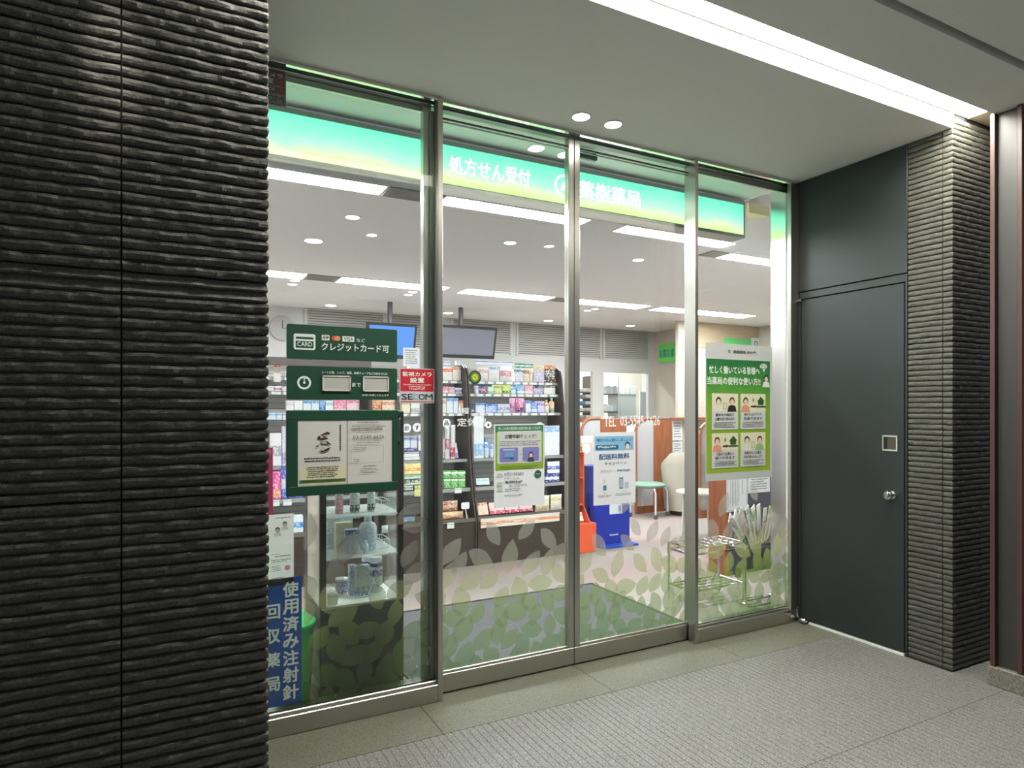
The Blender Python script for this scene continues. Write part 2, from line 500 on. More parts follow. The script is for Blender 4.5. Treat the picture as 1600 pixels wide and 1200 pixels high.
solo(m, 'entrance_mat', 'grey speckled entrance mat on the carpet behind the sliding doors', 'mat', (2.1, 3.8, 0))

# ---- ribbed stone walls
def rib_wall(name, path, joints, tilt=False):
    """path: list of (x, y, nx, ny) sampled along the wall; horizontal ribs with grooves cut inward"""
    P = .0307; D = .0125
    prof = [(0, 0), (.09, .05), (.15, .70), (.32, .92), (.62, 1.0), (.88, .90), (.97, .45)]
    rows = []
    k = -1
    z = 1.17 - P * 39
    base_k = 0
    while z < ZS + .05:
        for (a, d) in prof:
            if tilt and base_k in (58, 59): d = min(d, 1.15 - a * .9) if a > .2 else d  # two ribs shaped to face upward and catch ceiling light as a band
            rows.append((z + a * P, d, base_k))
        if base_k % 20 == 19: pass
        z += P; base_k += 1
    rows = [(max(r[0], 0.0), r[1] if (r[2] % 20 or r[1] > .5) else -.25, r[2]) for r in rows if r[0] > -.03]
    v = []
    for (z, d, kk) in rows:
        for i, (x, y, nx, ny, j) in enumerate(path):
            q = Vector((x * 26 + y * 26, kk * 3.1, z * 30))
            n1 = noise.noise(q); n2 = noise.noise(Vector((x * 70 + y * 70, kk * 7.7, z * 90)))
            wob = noise.noise(Vector((x * 16 + y * 16, kk * 5.3, 2.0)))
            dd = d if not j else min(d, -.15)
            off = -D * (1 - dd) + (.0030 * n1 + .0016 * n2) * max(0, min(1, dd))
            v.append((x + nx * off, y + ny * off, z + .0034 * wob * (1 if 0.01 < z < ZS else 0)))
    n = len(path); f = [(r * n + i, r * n + i + 1, (r + 1) * n + i + 1, (r + 1) * n + i) for r in range(len(rows) - 1) for i in range(n - 1)]
    m = MB(); m.add(v, f, RIB)
    o = struct(m, name, smooth=False)
    return o
def seg(a, b, nx, ny, step, joints=()):
    L = math.dist(a, b); n = max(2, int(L / step)); t = [i / n for i in range(n + 1)]
    out = []
    for s in t: out.append((s, 0))
    for j in joints:
        s = j / L; e = .0018 / L
        out = [q for q in out if abs(q[0] - s) > 2.2 * e] + [(s - e * 1.2, 0), (s - e, 1), (s + e, 1), (s + e * 1.2, 0)]
    out.sort()
    return [(a[0] + (b[0] - a[0]) * s, a[1] + (b[1] - a[1]) * s, nx, ny, j) for s, j in out]
rib_wall('wall_left', seg((-1.0, YW), (XL - .006, YW), 0, -1, .011, (.89,)) + [(XL - .001, YW + .001, .7, -.7, 0)] + seg((XL, YW + .006), (XL, 2.27), 1, 0, .02, (.05,)), (), True)
rib_wall('wall_right_pier', seg((XR, 2.27), (XR, YW + .006), -1, 0, .011, (.19,)) + [(XR + .001, YW + .001, -.7, -.7, 0)] + seg((XR + .006, YW), (4.75, YW), 0, -1, .011, (.27,)), ())
# cores behind the stone and the return of the recess
m = MB(); m.box((-1.02, YW + .014, 0), (XL - .014, 2.268, 3.3), VOID); m.box((-1.6, 2.268, 0), (XL, 3.17, ZS), DOORP); m.box((-1.6, 3.17, 0), (XL, 3.24, 3.3), WHITE); struct(m, 'wall_front_left')
m = MB(); m.box((XR + .014, YW + .014, 0), (4.75, 2.268, 3.3), VOID); m.box((XR + .02, 2.268, 0), (4.75, 3.1, 3.3), VOID); struct(m, 'wall_right_core')

# ---- right wall of the recess: dark steel panelling and flush door
X = XR
def ypx(px): return atx(px, 600, X).y
yl = ypx(1252); yr = ypx(1412.5); zt = 2.178
m = MB()
m.bbox((X, 2.275, 2.236), (X + .018, 3.035, ZS - .004), DOORP, .002)               # overpanel
m.bbox((X, 2.275, 0), (X + .018, yr - .006, 2.229), DOORP, .0015); m.bbox((X, yl + .006, 0), (X + .018, 3.035, 2.229), DOORP, .0015); m.bbox((X, yr - .006, zt + .007), (X + .018, yl + .006, 2.229), DOORP, .0015)
struct(m, 'wall_right')
d3 = thing('door_3', 'dark grey-green flush steel door in the right wall of the recess', 'door', (X, (yl + yr) / 2, 0)); d3['kind'] = 'structure'
m = MB(); m.bbox((X - .001, yr, .022), (X + .018, yl, zt), DOORP, .002); m.build('door_leaf', d3)
c = atx(1391, 692.5, X)
m = MB(); s = .047
for (a, b) in (((-s, -s), (s, -s + .010)), ((-s, s - .010), (s, s)), ((-s, -s + .010), (-s + .010, s - .010)), ((s - .010, -s + .010), (s, s - .010))):
    m.bbox((X - .006, c.y + a[0], c.z + a[1]), (X - .001, c.y + b[0], c.z + b[1]), CHROME, .001)
m.box((X - .0025, c.y - s + .010, c.z - s + .010), (X - .001, c.y + s - .010, c.z + s - .010), flat('6a6658', .35, .8)); m.box((X - .004, c.y + s - .03, c.z - s + .012), (X - .0024, c.y + s - .011, c.z + s - .012), BLACK)
m.build('flush_pull', d3)['label'] = 'square recessed steel pull'
c = atx(1394.5, 773.5, X)
m = MB(); m.lathe([(.024, 0), (.024, .006), (.011, .010), (.011, .022), (.022, .028), (.026, .038), (.024, .048), (.014, .054)], CHROME, M=Matrix.Translation((X - .001, c.y, c.z)) @ Matrix.Rotation(-pi / 2, 4, 'Y'), n=24)
m.build('door_knob', d3, smooth=True)['label'] = 'round chrome knob'
m = MB(); m.bbox((X - .028, yl - .02, zt - .012), (X, yl + .05, zt + .004), CHROME, .004); m.lathe([(.013, -.01), (.013, .012)], CHROME, (X - .026, yl + .045, zt)); m.build('pivot_hinge', d3)
m = MB(); m.bbox((X - .045, yl - .06, .005), (X - .002, yl + .0, .036), CHROME, .01); m.tube([(X - .02, yl + .012, .03), (X - .02, yl + .016, .07), (X - .016, yl + .02, .10)], .005, CHROME); m.build('floor_pivot', d3, smooth=True)
m = MB(); m.box((X - .004, yr, 0), (X + .018, yl - .06, .014), flat((236, 236, 228), .5)); struct(m, 'leak_light_strip')  # white strip stands in for light leaking under the door

# ---- soffits and outside ceiling
m = MB()
m.box((-1.6, 2.032, ZS), (XR + .02, 3.16, ZS + .10), SOFFIT); struct(m, 'ceiling')
m = MB(); m.box((-3, 1.534, ZS), (6.6, 1.834, ZS + .16), SOFFIT); m.box((-3, -3, ZS), (6.6, 1.493, ZS + .16), SOFFIT); m.box((-3, 1.48, ZS + .05), (6.6, 1.55, ZS + .16), VOID)
struct(m, 'ceiling_outside')
m = MB(); m.box((-1.6, YW + .002, ZS + .003), (XR - .012, 2.031, ZS + .083), flat('f2f0ea', .6)); m.box((.33, YW - .004, ZS + .079), (XR - .014, YW + .002, ZS + .084), flat('0c0c0b', .8)); struct(m, 'trim_2')
sl = thing('slot_light', 'long white slot light in the outside ceiling above the shopfront', 'ceiling light', (1.4, 1.93, ZS + .085))
m = MB(); m.box((.33, 1.842, ZS + .085), (3.95, 2.03, ZS + .087), emit('fffdf2', E_SLOT)); m.build('diffuser', sl)
m = MB(); m.box((-1.7, 1.836, ZS + .0885), (4.74, 2.029, ZS + .13), WHITE); m.box((3.95, 1.842, ZS + .08), (4.74, 2.03, ZS + .087), flat('d8cfb0', .5)); m.box((-1.69, 1.842, ZS + .0), (.30, 2.0, ZS + .087), SOFFIT); m.build('housing', sl)

# ---- shopfront
xm0, xm1 = xat(684.5, YF), xat(692.2, YF)      # left mullion
xn0, xn1 = xat(1086.5, YF), xat(1091.5, YF)    # right mullion
YD = 3.078                                     # front of the sliding leaves
m = MB()
for (a_, b_) in ((XL, xm0), (xn1, XR)):
    m.bbox((a_, YF, 2.966), (b_, YF + .024, ZS), STEELP, .0015); m.bbox((a_, YF + .054, 2.962), (b_, YF + .082, ZS), STEELP, .0015); m.box((a_, YF + .020, 2.972), (b_, 3.12, ZS), BLACK)
    m.bbox((a_, 3.10, 2.935), (b_, 3.12, 2.972), STEEL, .002)
m.bbox((xm1, YF + .02, 2.970), (xn0, YF + .060, ZS), STEELP, .0015); m.box((xm1, YF + .05, 2.976), (xn0, 3.16, ZS), SOFFIT)
struct(m, 'trim_3')
def fixed(name, x0, x1, mull_x0, mull_x1, end):
    r = bpy.data.objects.new(name, None); COL.objects.link(r); r.location = ((x0 + x1) / 2, YF, 0); r['kind'] = 'structure'; PLOC[r] = Vector(r.location)
    m = MB(); m.bbox((x0, YF, 0), (x1, 3.11, .086), STEEL, .003); m.bbox((x0, YF + .022, .084), (x1, YF + .034, .099), STEEL, .003); m.box((x0, YF + .05, .08), (x1, 3.11, .098), STEELD); m.build('bottom_rail', r)
    m = MB(); m.bbox((mull_x0, YF, 0), (mull_x1, 3.068, ZS), STEEL, .002)
    m.build('mullion', r)
    m = MB(); e = end; m.bbox((e[0], YF, .086), (e[1], YF + .03, 2.966), STEEL, .002); m.build('end_stile', r)
    m = MB(); m.bbox((x0, YF + .038, .09), (x1, YF + .046, 2.97), GLASS, .0005); m.build('glass_pane', r)
    return r
w1 = fixed('window_1', XL, xm0, xm0, xm1, (XL, XL + .02))
m = MB(); m.box((xm0 - .022, YF + .052, .1), (xm0, 3.11, 2.93), STEELD); m.build('inner_stile', w1)
w2 = fixed('window_2', xn1, XR, xn0, xn1, (xat(1236, YF), XR))
m = MB()
for z in (zat(1083, 843, YF), zat(1083, 970, YF)): m.lathe([(.004, 0), (.004, .0015), (.002, .003)], CHROME, M=Matrix.Translation((xn0, YF + .03, z)) @ Matrix.Rotation(-pi / 2, 4, 'Y'), n=10)
m.build('screw', w2)
xc = xat(897.5, YD)
def leaf(name, x0, x1, left):
    r = bpy.data.objects.new(name, None); COL.objects.link(r); r.location = ((x0 + x1) / 2, YD, 0); r['kind'] = 'structure'; PLOC[r] = Vector(r.location)
    sw = .036; y1 = YD + .045
    m = MB(); m.bbox((x0, YD, .008), (x1, y1, .100), STEEL, .002); m.bbox((x0, YD + .012, .098), (x1, YD + .022, .112), STEEL, .002); m.build('bottom_rail', r)
    m = MB(); m.bbox((x0, YD + .004, 2.914), (x1, YD + .018, 2.921), BLACK, .001); m.bbox((x0, YD + .004, 2.899), (x1, YD + .018, 2.903), STEELD, .001); m.bbox((x0, YD, 2.958), (x1, y1, 2.968), STEELD, .001); m.build('top_rail', r)
    for (a, b) in ((x0, x0 + sw), (x1 - sw, x1)):
        m = MB(); m.bbox((a, YD, .100), (b, y1, 2.958), STEEL, .002); m.build('stile', r)
    m = MB(); m.bbox((x0 + sw, YD + .02, .1), (x1 - sw, YD + .028, 2.96), GLASS, .0005); m.build('glass_pane', r)
    return r
leaf('door_1', xm0 - .05, xc - .0022, True)
leaf('door_2', xc + .0022, xn0 + .052, False)
m = MB(); m.box((XL, 3.12, 0), (XR, 3.16, .006), STEELD); struct(m, 'trim_4')

# door sensor and its sticker above the meeting stiles
m = MB(); a = at(903, 209, 3.16); m.bbox((a.x + .01, 3.20, 2.925), (a.x + .17, 3.235, 2.965), flat('2f4b40', .4), .006)
solo(m, 'door_sensor', 'small dark door sensor bar above the meeting edge of the sliding doors', 'sensor', (a.x + .09, 3.2, 2.925))

# ---- inside shell
m = MB(); m.box((-1.6, 3.16, ZS), (3.79, 3.46, ZS + .05), SOFFIT); m.box((-1.6, 3.44, 2.72), (-0.0, 3.5, ZS), WHITE); struct(m, 'ceiling_pocket')
m = MB()
m.box((-1.6, 3.46, ZC), (3.79, 8.6, ZC + .04), CEIL); m.box((3.79, 3.80, ZC), (8.2, 8.6, ZC + .04), CEIL)
struct(m, 'ceiling_inside')
m = MB(); m.box((3.79, 3.80, ZC + .04), (4.95, 3.85, 3.25), CEIL); m.box((3.79, 3.0, 3.22), (4.95, 3.85, 3.25), CEIL); m.box((3.76, 3.46, ZC + .04), (3.79, 3.85, 3.25), CEIL); m.box((4.9, 3.1, ZC), (4.95, 3.85, 3.25), CEIL)
a = at(1165, 322, 3.78); b = at(1190, 342, 3.78); m.box((a.x - .05, 3.70, b.z), (b.x, 3.80, a.z), flat('c9c49a', .6)); struct(m, 'ceiling_bulkhead')
m = MB(); m.box((-1.65, 3.16, 0), (-1.6, 8.6, ZC), WHITE); struct(m, 'wall_inside_left')
# steel-clad return beside the right pane
m = MB(); m.bbox((XR - .006, 3.112, 0), (XR, 3.24, 3.2), m_steel('satin steel cladding', (.90, .89, .86, 1), .21), .001); m.box((XR, 3.1, 0), (8.2, 3.24, 3.3), WHITE); struct(m, 'wall_front_right')
# back wall: partition with louvre panels over openings, side walls
YB = 8.5
CREAM = flat((190, 182, 169), .7); BW = flat((196, 196, 192), .55); LOUV = flat((204, 202, 196), .5); DGREY = flat((150, 148, 142), .6)
xb = xat(1022, YB)
zl0 = zat(980, 560, YB); zl1 = zat(980, 516, YB); zop = zat(960, 582, YB)
bk = MB()
xo0, xo1, xo2, xo3 = xat(905, YB), xat(926, YB), xat(943.5, YB), xat(1013, YB)
bk.box((-1.6, YB, 0), (xo0, YB + .06, ZC), BW)
bk.box((xo0, YB, zop), (xb, YB + .06, ZC), BW)
bk.box((xo1, YB, 0), (xo2, YB + .06, zop), BW); bk.box((xo3, YB, 0), (xb, YB + .06, zop), BW)
bk.box((xo0, YB, 0), (xb, YB + .06, .95), BW)
struct(bk, 'wall_back')
m = MB()
edges = [(-.9, xat(476, YB)), (xat(478, YB), xat(600, YB)), (xat(604, YB), xat(692, YB)), (xat(706, YB), xat(798, YB)), (xat(808, YB), xat(938, YB)), (xat(943, YB), xat(1013, YB))]
for (a, b) in edges[1:]:
    m.box((a, YB - .012, zl1 + .01), (b, YB - .001, zl1 + .04), BW); m.box((a, YB - .006, zl0), (b, YB - .001, zl1), DGREY)
    n = 14
    for k in range(n):
        z = zl0 + (zl1 - zl0) * (k + .5) / n; h = (zl1 - zl0) / n * .36
        m.add([(a, YB - .006, z + h), (b, YB - .006, z + h), (b, YB - .03, z - h), (a, YB - .03, z - h)], [(0, 1, 2, 3)], LOUV)
    for q in (a, b): m.box((q - .02, YB - .02, zl0 - .03), (q + .02, YB, ZC), BW)
struct(m, 'trim_5')
m = MB(); m.box((xb, 7.22, 0), (xb + .05, YB + .06, ZC), CREAM); struct(m, 'wall_inside_right')
BEIGE = m_wood('beige figured wall paper', 'a8957c', 'b9a78d', 0, .7)
m = MB(); xq = xat(1060, 7.2); m.box((xq, 7.2, 0), (8.2, 7.26, ZC), CREAM); m.box((xat(1088, 7.2), 7.19, zat(1120, 545, 7.2)), (8.2, 7.2, ZC), BEIGE); struct(m, 'wall_back_right')
m = MB(); m.box((8.15, 3.2, 0), (8.2, 7.2, ZC), CREAM); struct(m, 'wall_side_right')
# dispensing room behind the openings
m = MB(); m.box((xo0 - 1.2, 10.3, 0), (xb + 1.2, 10.35, ZC), flat('f4efe2', .7)); m.box((xo0 - 1.25, 8.56, 0), (xo0 - 1.2, 10.35, ZC), WHITE); m.box((xb + 1.2, 8.56, 0), (xb + 1.25, 10.35, ZC), WHITE); m.box((xo0 - 1.2, 8.56, ZC), (xb + 1.2, 10.35, ZC + .04), WHITE); struct(m, 'wall_dispensary')

# ---- H-section column outside, on its granite plinth
hc = thing('steel_column', 'dark red-brown steel H-section column on a granite plinth at the far right', 'column', (3.93, 1.775, 0))
CRED = flat((74, 48, 46), .4); CGR = flat((52, 52, 48), .45)
m = MB(); m.bbox((3.80, 1.69, 0), (4.10, 1.86, .10), m_stone('speckled plinth granite', (70, 68, 60), (150, 145, 132), .5, 120, .2), .004); m.build('plinth', hc)
m = MB(); m.bbox((3.805, 1.825, .10), (4.08, 1.848, ZS), CRED, .002); m.build('flange', hc)
m = MB(); m.bbox((3.805, 1.702, .10), (4.08, 1.725, ZS), CRED, .002); m.build('flange', hc)
m = MB(); m.box((3.835, 1.725, .10), (3.86, 1.825, ZS), CGR); m.build('web', hc)

# ================================================================ LAMPS
def fix(name, x0, x1, y0, y1, label, group):
    t = thing(name, label, 'ceiling light', ((x0 + x1) / 2, (y0 + y1) / 2, ZC), group)
    m = MB(); m.box((x0, y0, ZC - .003), (x1, y1, ZC - .0015), emit('fbfaff', E_TUBE)); m.build('diffuser', t)
    m = MB()
    for (a, b) in (((x0 - .012, y0 - .012), (x1 + .012, y0)), ((x0 - .012, y1), (x1 + .012, y1 + .012)), ((x0 - .012, y0), (x0, y1)), ((x1, y0), (x1 + .012, y1))):
        m.box((a[0], a[1], ZC - .006), (b[0], b[1], ZC), WHITE)
    m.build('frame', t)
A = ['leftmost', 'second from left', 'third from left', 'fourth from left', 'fifth from left', 'rightmost']
for i, (a, b) in enumerate(((-.2, 1.10), (1.47, 2.50), (2.80, 3.84))): fix('fluorescent_light', a, b, 3.605, 3.765, 'long white ceiling light right behind the green lightbox sign, ' + A[i] + ' in its row', 'ceiling lights behind the green sign')
fix('fluorescent_light', 4.06, 5.2, 3.86, 4.03, 'long white ceiling light meeting the steel jamb at the right pane', 'ceiling lights behind the green sign')
for i, (a, b) in enumerate(((0, 1.155), (1.485, 2.60), (2.80, 3.89), (4.21, 5.27), (5.47, 6.68), (6.76, 7.1))): fix('fluorescent_light', a, b, 6.31, 6.59, 'long white ceiling light of the far row over the shelves, ' + A[i], 'far row of ceiling lights')
fix('fluorescent_light', 5.6, 7.6, 9.3, 9.5, 'long ceiling light added out of view to brighten the dispensary behind the back openings', 'added dispensary lights')  # unseen fixture added to lighten the dark dispensary room
def vent(x0, x1, y0, y1, label):
    t = thing('ceiling_vent', label, 'vent', ((x0 + x1) / 2, (y0 + y1) / 2, ZC), 'slotted ceiling vents')
    m = MB(); m.box((x0, y0, ZC - .002), (x1, y1, ZC - .001), flat('3c3a36', .8)); m.build('backing', t)
    m = MB(); n = 9
    for k in range(n):
        y = y0 + (y1 - y0) * (k + .5) / n; m.box((x0, y - .004, ZC - .010), (x1, y + .004, ZC - .002), flat('a8a49c', .5))
    m.build('slats', t)
vent(1.115, 1.455, 3.60, 3.77, 'grey slotted vent between two lights right behind the green sign')
vent(3.86, 4.04, 3.86, 4.03, 'dark slotted vent beside the steel jamb at the right end of the green sign')
vent(1.17, 1.47, 6.32, 6.58, 'grey slotted vent between the two left lights of the far row')
vent(3.91, 4.16, 6.34, 6.56, 'grey slotted vent between the third and fourth far lights')
def down(p, r, label, group, s=E_DOWN, col='fffaf2', z=ZC):
    t = thing('downlight', label, 'ceiling light', (p.x, p.y, z), group)
    m = MB(); m.lathe([(r, -.004), (r * .98, -.0025)], emit(col, s), (p.x, p.y, z), 20); m.build('lamp', t)
    m = MB()
    n = 24; v = []; f = []
    for (rr, zz) in ((r, -.004), (r * 1.18, -.004), (r * 1.24, 0)):
        v += [(p.x + rr * cos(2 * pi * k / n), p.y + rr * sin(2 * pi * k / n), z + zz) for k in range(n)]
    for i in range(2): f += [(i * n + k, i * n + (k + 1) % n, (i + 1) * n + (k + 1) % n, (i + 1) * n + k) for k in range(n)]
    m.add(v, f, WHITE); m.build('trim_ring', t, smooth=True)
down(atz(908, 182, ZS), .045, 'round downlight in the outside soffit, left of the pair above the doors', 'outside downlights', 30, z=ZS)
down(atz(958, 194, ZS), .045, 'round downlight in the outside soffit, right of the pair above the doors', 'outside downlights', 30, z=ZS)
for (px, py, lab) in ((490, 376, 'large bright downlight seen through the left pane, nearest the stone wall'), (551, 339, 'small downlight below the slotted vent seen through the left pane'),
        (797, 379, 'downlight alone in the ceiling seen through the left sliding door'), (997, 406, 'downlight alone in the ceiling seen through the right sliding door'),
        (517, 477, 'downlight close to the louvred back wall above the card sign'), (461, 438, 'upper of two small downlights in the far left pair'), (457, 444, 'lower of two small downlights in the far left pair'),
        (645, 456, 'upper of two small downlights beside the left mullion'), (638, 460, 'lower of two small downlights beside the left mullion'),
        (700, 489, 'downlight left of the television pole, close to the back wall'), (857, 501, 'downlight close to the back wall above the right shelf bay'), (985, 509, 'downlight close to the back wall above the reception booths'),
        (918, 485, 'lower of two small downlights right of the door stiles'), (930, 482.5, 'upper of two small downlights right of the door stiles')):
    down(atz(px, py, ZC), .065 if px in (490, 517, 700, 857, 985) else .045, lab, 'inside downlights', 14)
down(Vector((-.13, 1.76, ZS)), .04, 'round downlight in the outside ceiling close to the stone wall, above the frame', 'pavement downlights', 1.1, z=ZS)
sp = bpy.data.lights.new('downlight_beam', 'SPOT'); sp.energy = 34; sp.spot_size = radians(16); sp.spot_blend = 1; sp.shadow_soft_size = .03; sp.color = (1, .93, .82)
so = bpy.data.objects.new('downlight_beam', sp); COL.objects.link(so); so.location = (-.13, 1.76, ZS - .02); so.rotation_euler = (radians(24), 0, 0)
for i, (x, y) in enumerate(((-.3, 1.0), (1.6, .4), (3.2, .9))):   # further soffit downlights, out of the frame overhead
    down(Vector((x, y, ZS)), .045, 'round downlight in the outside ceiling above the pavement, ' + ('left', 'middle', 'right')[i], 'pavement downlights', 30, z=ZS)

# ---- lightbox sign
YS = 3.42
p0 = at(420, 166, YS); p1 = at(1163.5, 318, YS); p2 = at(1163.5, 370, YS)
zt_, zb_ = p1.z, p2.z
x0 = -.05; x1 = p1.x
sg = thing('lightbox_sign', 'long glowing green lightbox sign with white lettering hung behind the shopfront glass', 'sign', ((x0 + x1) / 2, YS, zb_))
m = MB(); f_ = .012; GREY = flat((150, 152, 148), .4, .6)
m.bbox((x0, YS - .004, zt_ - f_), (x1, YS + .12, zt_ + .012), GREY, .002); m.bbox((x0, YS - .004, zb_ - .012), (x1, YS + .12, zb_ + f_), GREY, .002); m.bbox((x1 - f_, YS - .004, zb_), (x1, YS + .12, zt_), GREY, .002); m.box((x0, YS + .05, zb_), (x1, YS + .12, zt_), GREY)
m.build('sign_frame', sg)
t = NT('printed lightbox face')
g = t.node('ShaderNodeNewGeometry'); sx = t.node('ShaderNodeSeparateXYZ'); t.link(g.outputs['Position'], sx.inputs[0])
mr = t.node('ShaderNodeMapRange', i_From_Min=zb_ + f_, i_From_Max=zt_ - f_); t.link(sx.outputs['Z'], mr.inputs['Value'])
nz = t.node('ShaderNodeTexNoise', i_Scale=6.0, i_Detail=3.0); t.link(g.outputs['Position'], nz.inputs['Vector'])
fz = t.math('ADD', mr.outputs[0], t.math('MULTIPLY', t.math('SUBTRACT', nz.outputs['Fac'], .5), .42))
col = t.ramp(fz, [(0, (.88, 1.15, .42, 1)), (.2, (1.0, 1.45, .72, 1)), (.40, (.60, 1.45, .88, 1)), (.62, (.38, 1.3, .82, 1)), (1, (.19, 1.0, .70, 1))])
e = t.node('ShaderNodeEmission', i_Strength=E_SIGN); t.link(col, e.inputs[0]); t.link(e.outputs[0], t.out.inputs[0])
m = MB(); m.box((x0, YS, zb_ + f_), (x1 - f_, YS + .05, zt_ - f_), t.m); m.build('sign_face', sg)
Wd = x1 - x0; Hd = zt_ - zb_
ar = Art(sg, Wd, Hd, 0, Matrix.Translation((0, 0, Hd / 2)))
LW = emit('ffffff', 3.0)
def su(px): return (xat(px, YS) - x0) / Wd
ar.text('lettering', LW, '処方せん受付', su(702), .26, su(828), .68, .012)
ar.ring('emblem', LW, su(882), .5, .072, .060)
ar.poly('emblem', LW, [(su(876), .62), (su(878), .42), (su(890), .34), (su(888), .56)])
ar.text('lettering', LW, '薬樹薬局', su(904), .26, su(1000), .72, .012)
for (a, b) in (((658, .26), (664, .78)), ((666, .26), (672, .78)), ((658, .26), (672, .34)), ((658, .50), (672, .58))): ar.up().rect('emblem', LW, su(a[0]), a[1], su(b[0]), b[1])
ar.build()
# ================================================================ SIGNS, STICKERS AND DECALS ON THE GLASS
YO = YF + .036      # outer face of the fixed panes
GREY_ = flat((200, 202, 198), .6); INK = flat((40, 44, 44), .7); INKG = flat((110, 112, 112), .7)
# 1 credit card sign
o, a, W, Hh = panel('card_sign', 'dark green sign with a white card symbol, topmost of the three green boards', 'sign', (448, 505.5, 620.5, 566), YO - .012, DKGREEN, .012, None, .008)
a.rrect('card_symbol', LETTER, .058, .27, .245, .73, .010); a.up().rrect('card_symbol', DKGREEN, .075, .36, .228, .68, .004); a.up().rect('card_symbol', LETTER, .075, .425, .228, .475).rect('card_symbol', LETTER, .058, .30, .245, .33)
a.text('lettering', LETTER, 'CARD', .088, .50, .216, .63, .012)
a.rrect('card_logos', LETTER, .30, .27, .368, .43, .003); a.up().rect('card_logos', DKGREEN, .305, .34, .363, .355).rect('card_logos', DKGREEN, .321, .28, .325, .42).rect('card_logos', DKGREEN, .343, .28, .347, .42).text('card_logos', DKGREEN, 'JCB', .306, .30, .362, .40, .01)
a.disc('card_logos', flat('c8503c'), .413, .355, .0135, .0115); a.up().disc('card_logos', flat('d89064'), .440, .355, .0135, .0115)
a.rect('card_logos', LETTER, .483, .28, .592, .44); a.up().text('card_logos', flat('23364a'), 'VISA', .497, .305, .583, .41, .016)
a.text('lettering', LETTER, 'など', .612, .325, .692, .435, .004)
a.text('lettering', LETTER, 'クレジットカード可', .298, .505, .918, .725, .012)
a.build()
# 2 waiting time sign
o, a, W, Hh = panel('waiting_time_sign', 'dark green sign with a white clock symbol and two blank white slots', 'sign', (448, 571, 620.5, 625), YO - .012, DKGREEN, .012, None, .008)
a.ring('clock_symbol', LETTER, .148, .50, .0305, .0215); a.poly('clock_symbol', LETTER, [(.143, .52), (.146, .38), (.135, .38), (.1485, .30), (.162, .38), (.151, .38), (.155, .52)]); a.up().disc('clock_symbol', LETTER, .149, .50, .0055)
a.text('lettering', LETTER, 'シートの薬、シップ、目薬、軟膏チューブなどの処方せんは', .300, .135, .905, .215, .008)
a.text('lettering', LETTER, 'まで', .573, .475, .652, .595, .012); a.text('lettering', LETTER, '以内にお渡しいたします', .664, .815, .918, .885, .008)
a.build()
SLOT = flat((206, 206, 202), .5); SLOT2 = flat((178, 176, 170), .6)
for (u0, u1) in ((.303, .557), (.668, .915)):
    m = MB(); x0 = (u0 - .5) * W; x1 = (u1 - .5) * W; z1 = (.5 - .27) * Hh; z0 = (.5 - .745) * Hh
    m.bbox((x0, -.006, z0), (x1, 0, z1), SLOT2, .002); t_ = .0065
    for q in (((x0, z0), (x1, z0 + t_)), ((x0, z1 - t_), (x1, z1)), ((x0, z0), (x0 + t_, z1)), ((x1 - t_, z0), (x1, z1))): m.bbox((q[0][0], -.010, q[0][1]), (q[1][0], -.004, q[1][1]), SLOT, .001)
    m.build('number_slot', o, Vector((0, 0, 0)))
# 3 notice board with two sheets
o, a, W, Hh = panel('notice_board', 'dark green framed notice board holding two printed sheets, lowest board on the left pane', 'notice board', (447.5, 641, 621.5, 766), YO - .020, DKGREEN, .020, None, .008)
m = MB(); u0, v0, u1, v1 = .095, .115, .945, .885
x0 = (u0 - .5) * W; x1 = (u1 - .5) * W; z1 = (.5 - v0) * Hh; z0 = (.5 - v1) * Hh
for (p, q) in (((-W / 2, z1), (W / 2, Hh / 2 - .0)), ((-W / 2, -Hh / 2), (W / 2, z0)), ((-W / 2, z0), (x0, z1)), ((x1, z0), (W / 2, z1))): m.bbox((p[0], -.007, p[1]), (q[0], 0, q[1]), DKGREEN, .003)
m.build('frame', o, Vector((0, 0, 0)))
SHEET = flat((206, 204, 198), .7); CREAMP = flat((214, 208, 178), .7)
um = .525
a.rect('left_sheet', SHEET, u0, v0, um - .003, v1); a.rect('right_sheet', SHEET, um + .003, v0, u1, v1)
a.up(); a.rect('left_sheet', CREAMP, u0 + .012, .66, um - .012, v1 - .01)
a.up(); a.rect('left_sheet', flat((74, 106, 52), .6), u0 + .012, .815, um - .012, .855)
a.up(); a.dashes('left_sheet', INK, u0 + .05, .555, um - .05, .62, 2, 3); a.dashes('left_sheet', INK, u0 + .07, .665, um - .07, .80, 6, 4); a.dashes('left_sheet', flat((40, 60, 30)), u0 + .03, .825, um - .03, .85, 1, 5)
a.columns('left_sheet', INK, um - .072, .175, um - .048, .50, 1, 13)
MAROON = flat((120, 44, 40)); DKB = flat((38, 34, 34))
for (c, P) in ((DKB, [(.285, .295), (.345, .255), (.375, .27), (.36, .285)]), (MAROON, [(.30, .29), (.34, .262), (.345, .28), (.31, .30)]), (DKB, [(.262, .315), (.285, .30), (.29, .33), (.345, .325), (.36, .335), (.30, .35), (.265, .34)]), (MAROON, [(.30, .315), (.335, .305), (.345, .32), (.31, .325)]),
               (DKB, [(.28, .375), (.345, .365), (.385, .41), (.30, .40)]), (SHEET, [(.292, .38), (.335, .375), (.35, .395), (.305, .395)]), (DKB, [(.235, .425), (.275, .41), (.268, .43)]), (DKB, [(.29, .485), (.33, .46), (.375, .435), (.36, .475), (.31, .49)]), (flat((196, 180, 150)), [(.28, .47), (.30, .43), (.33, .44), (.315, .48)])):
    a.up().poly('left_sheet', c, P)
a.dashes('right_sheet', INK, .60, .14, .83, .165, 1, 6); a.dashes('right_sheet', INK, .56, .19, .88, .255, 3, 7)
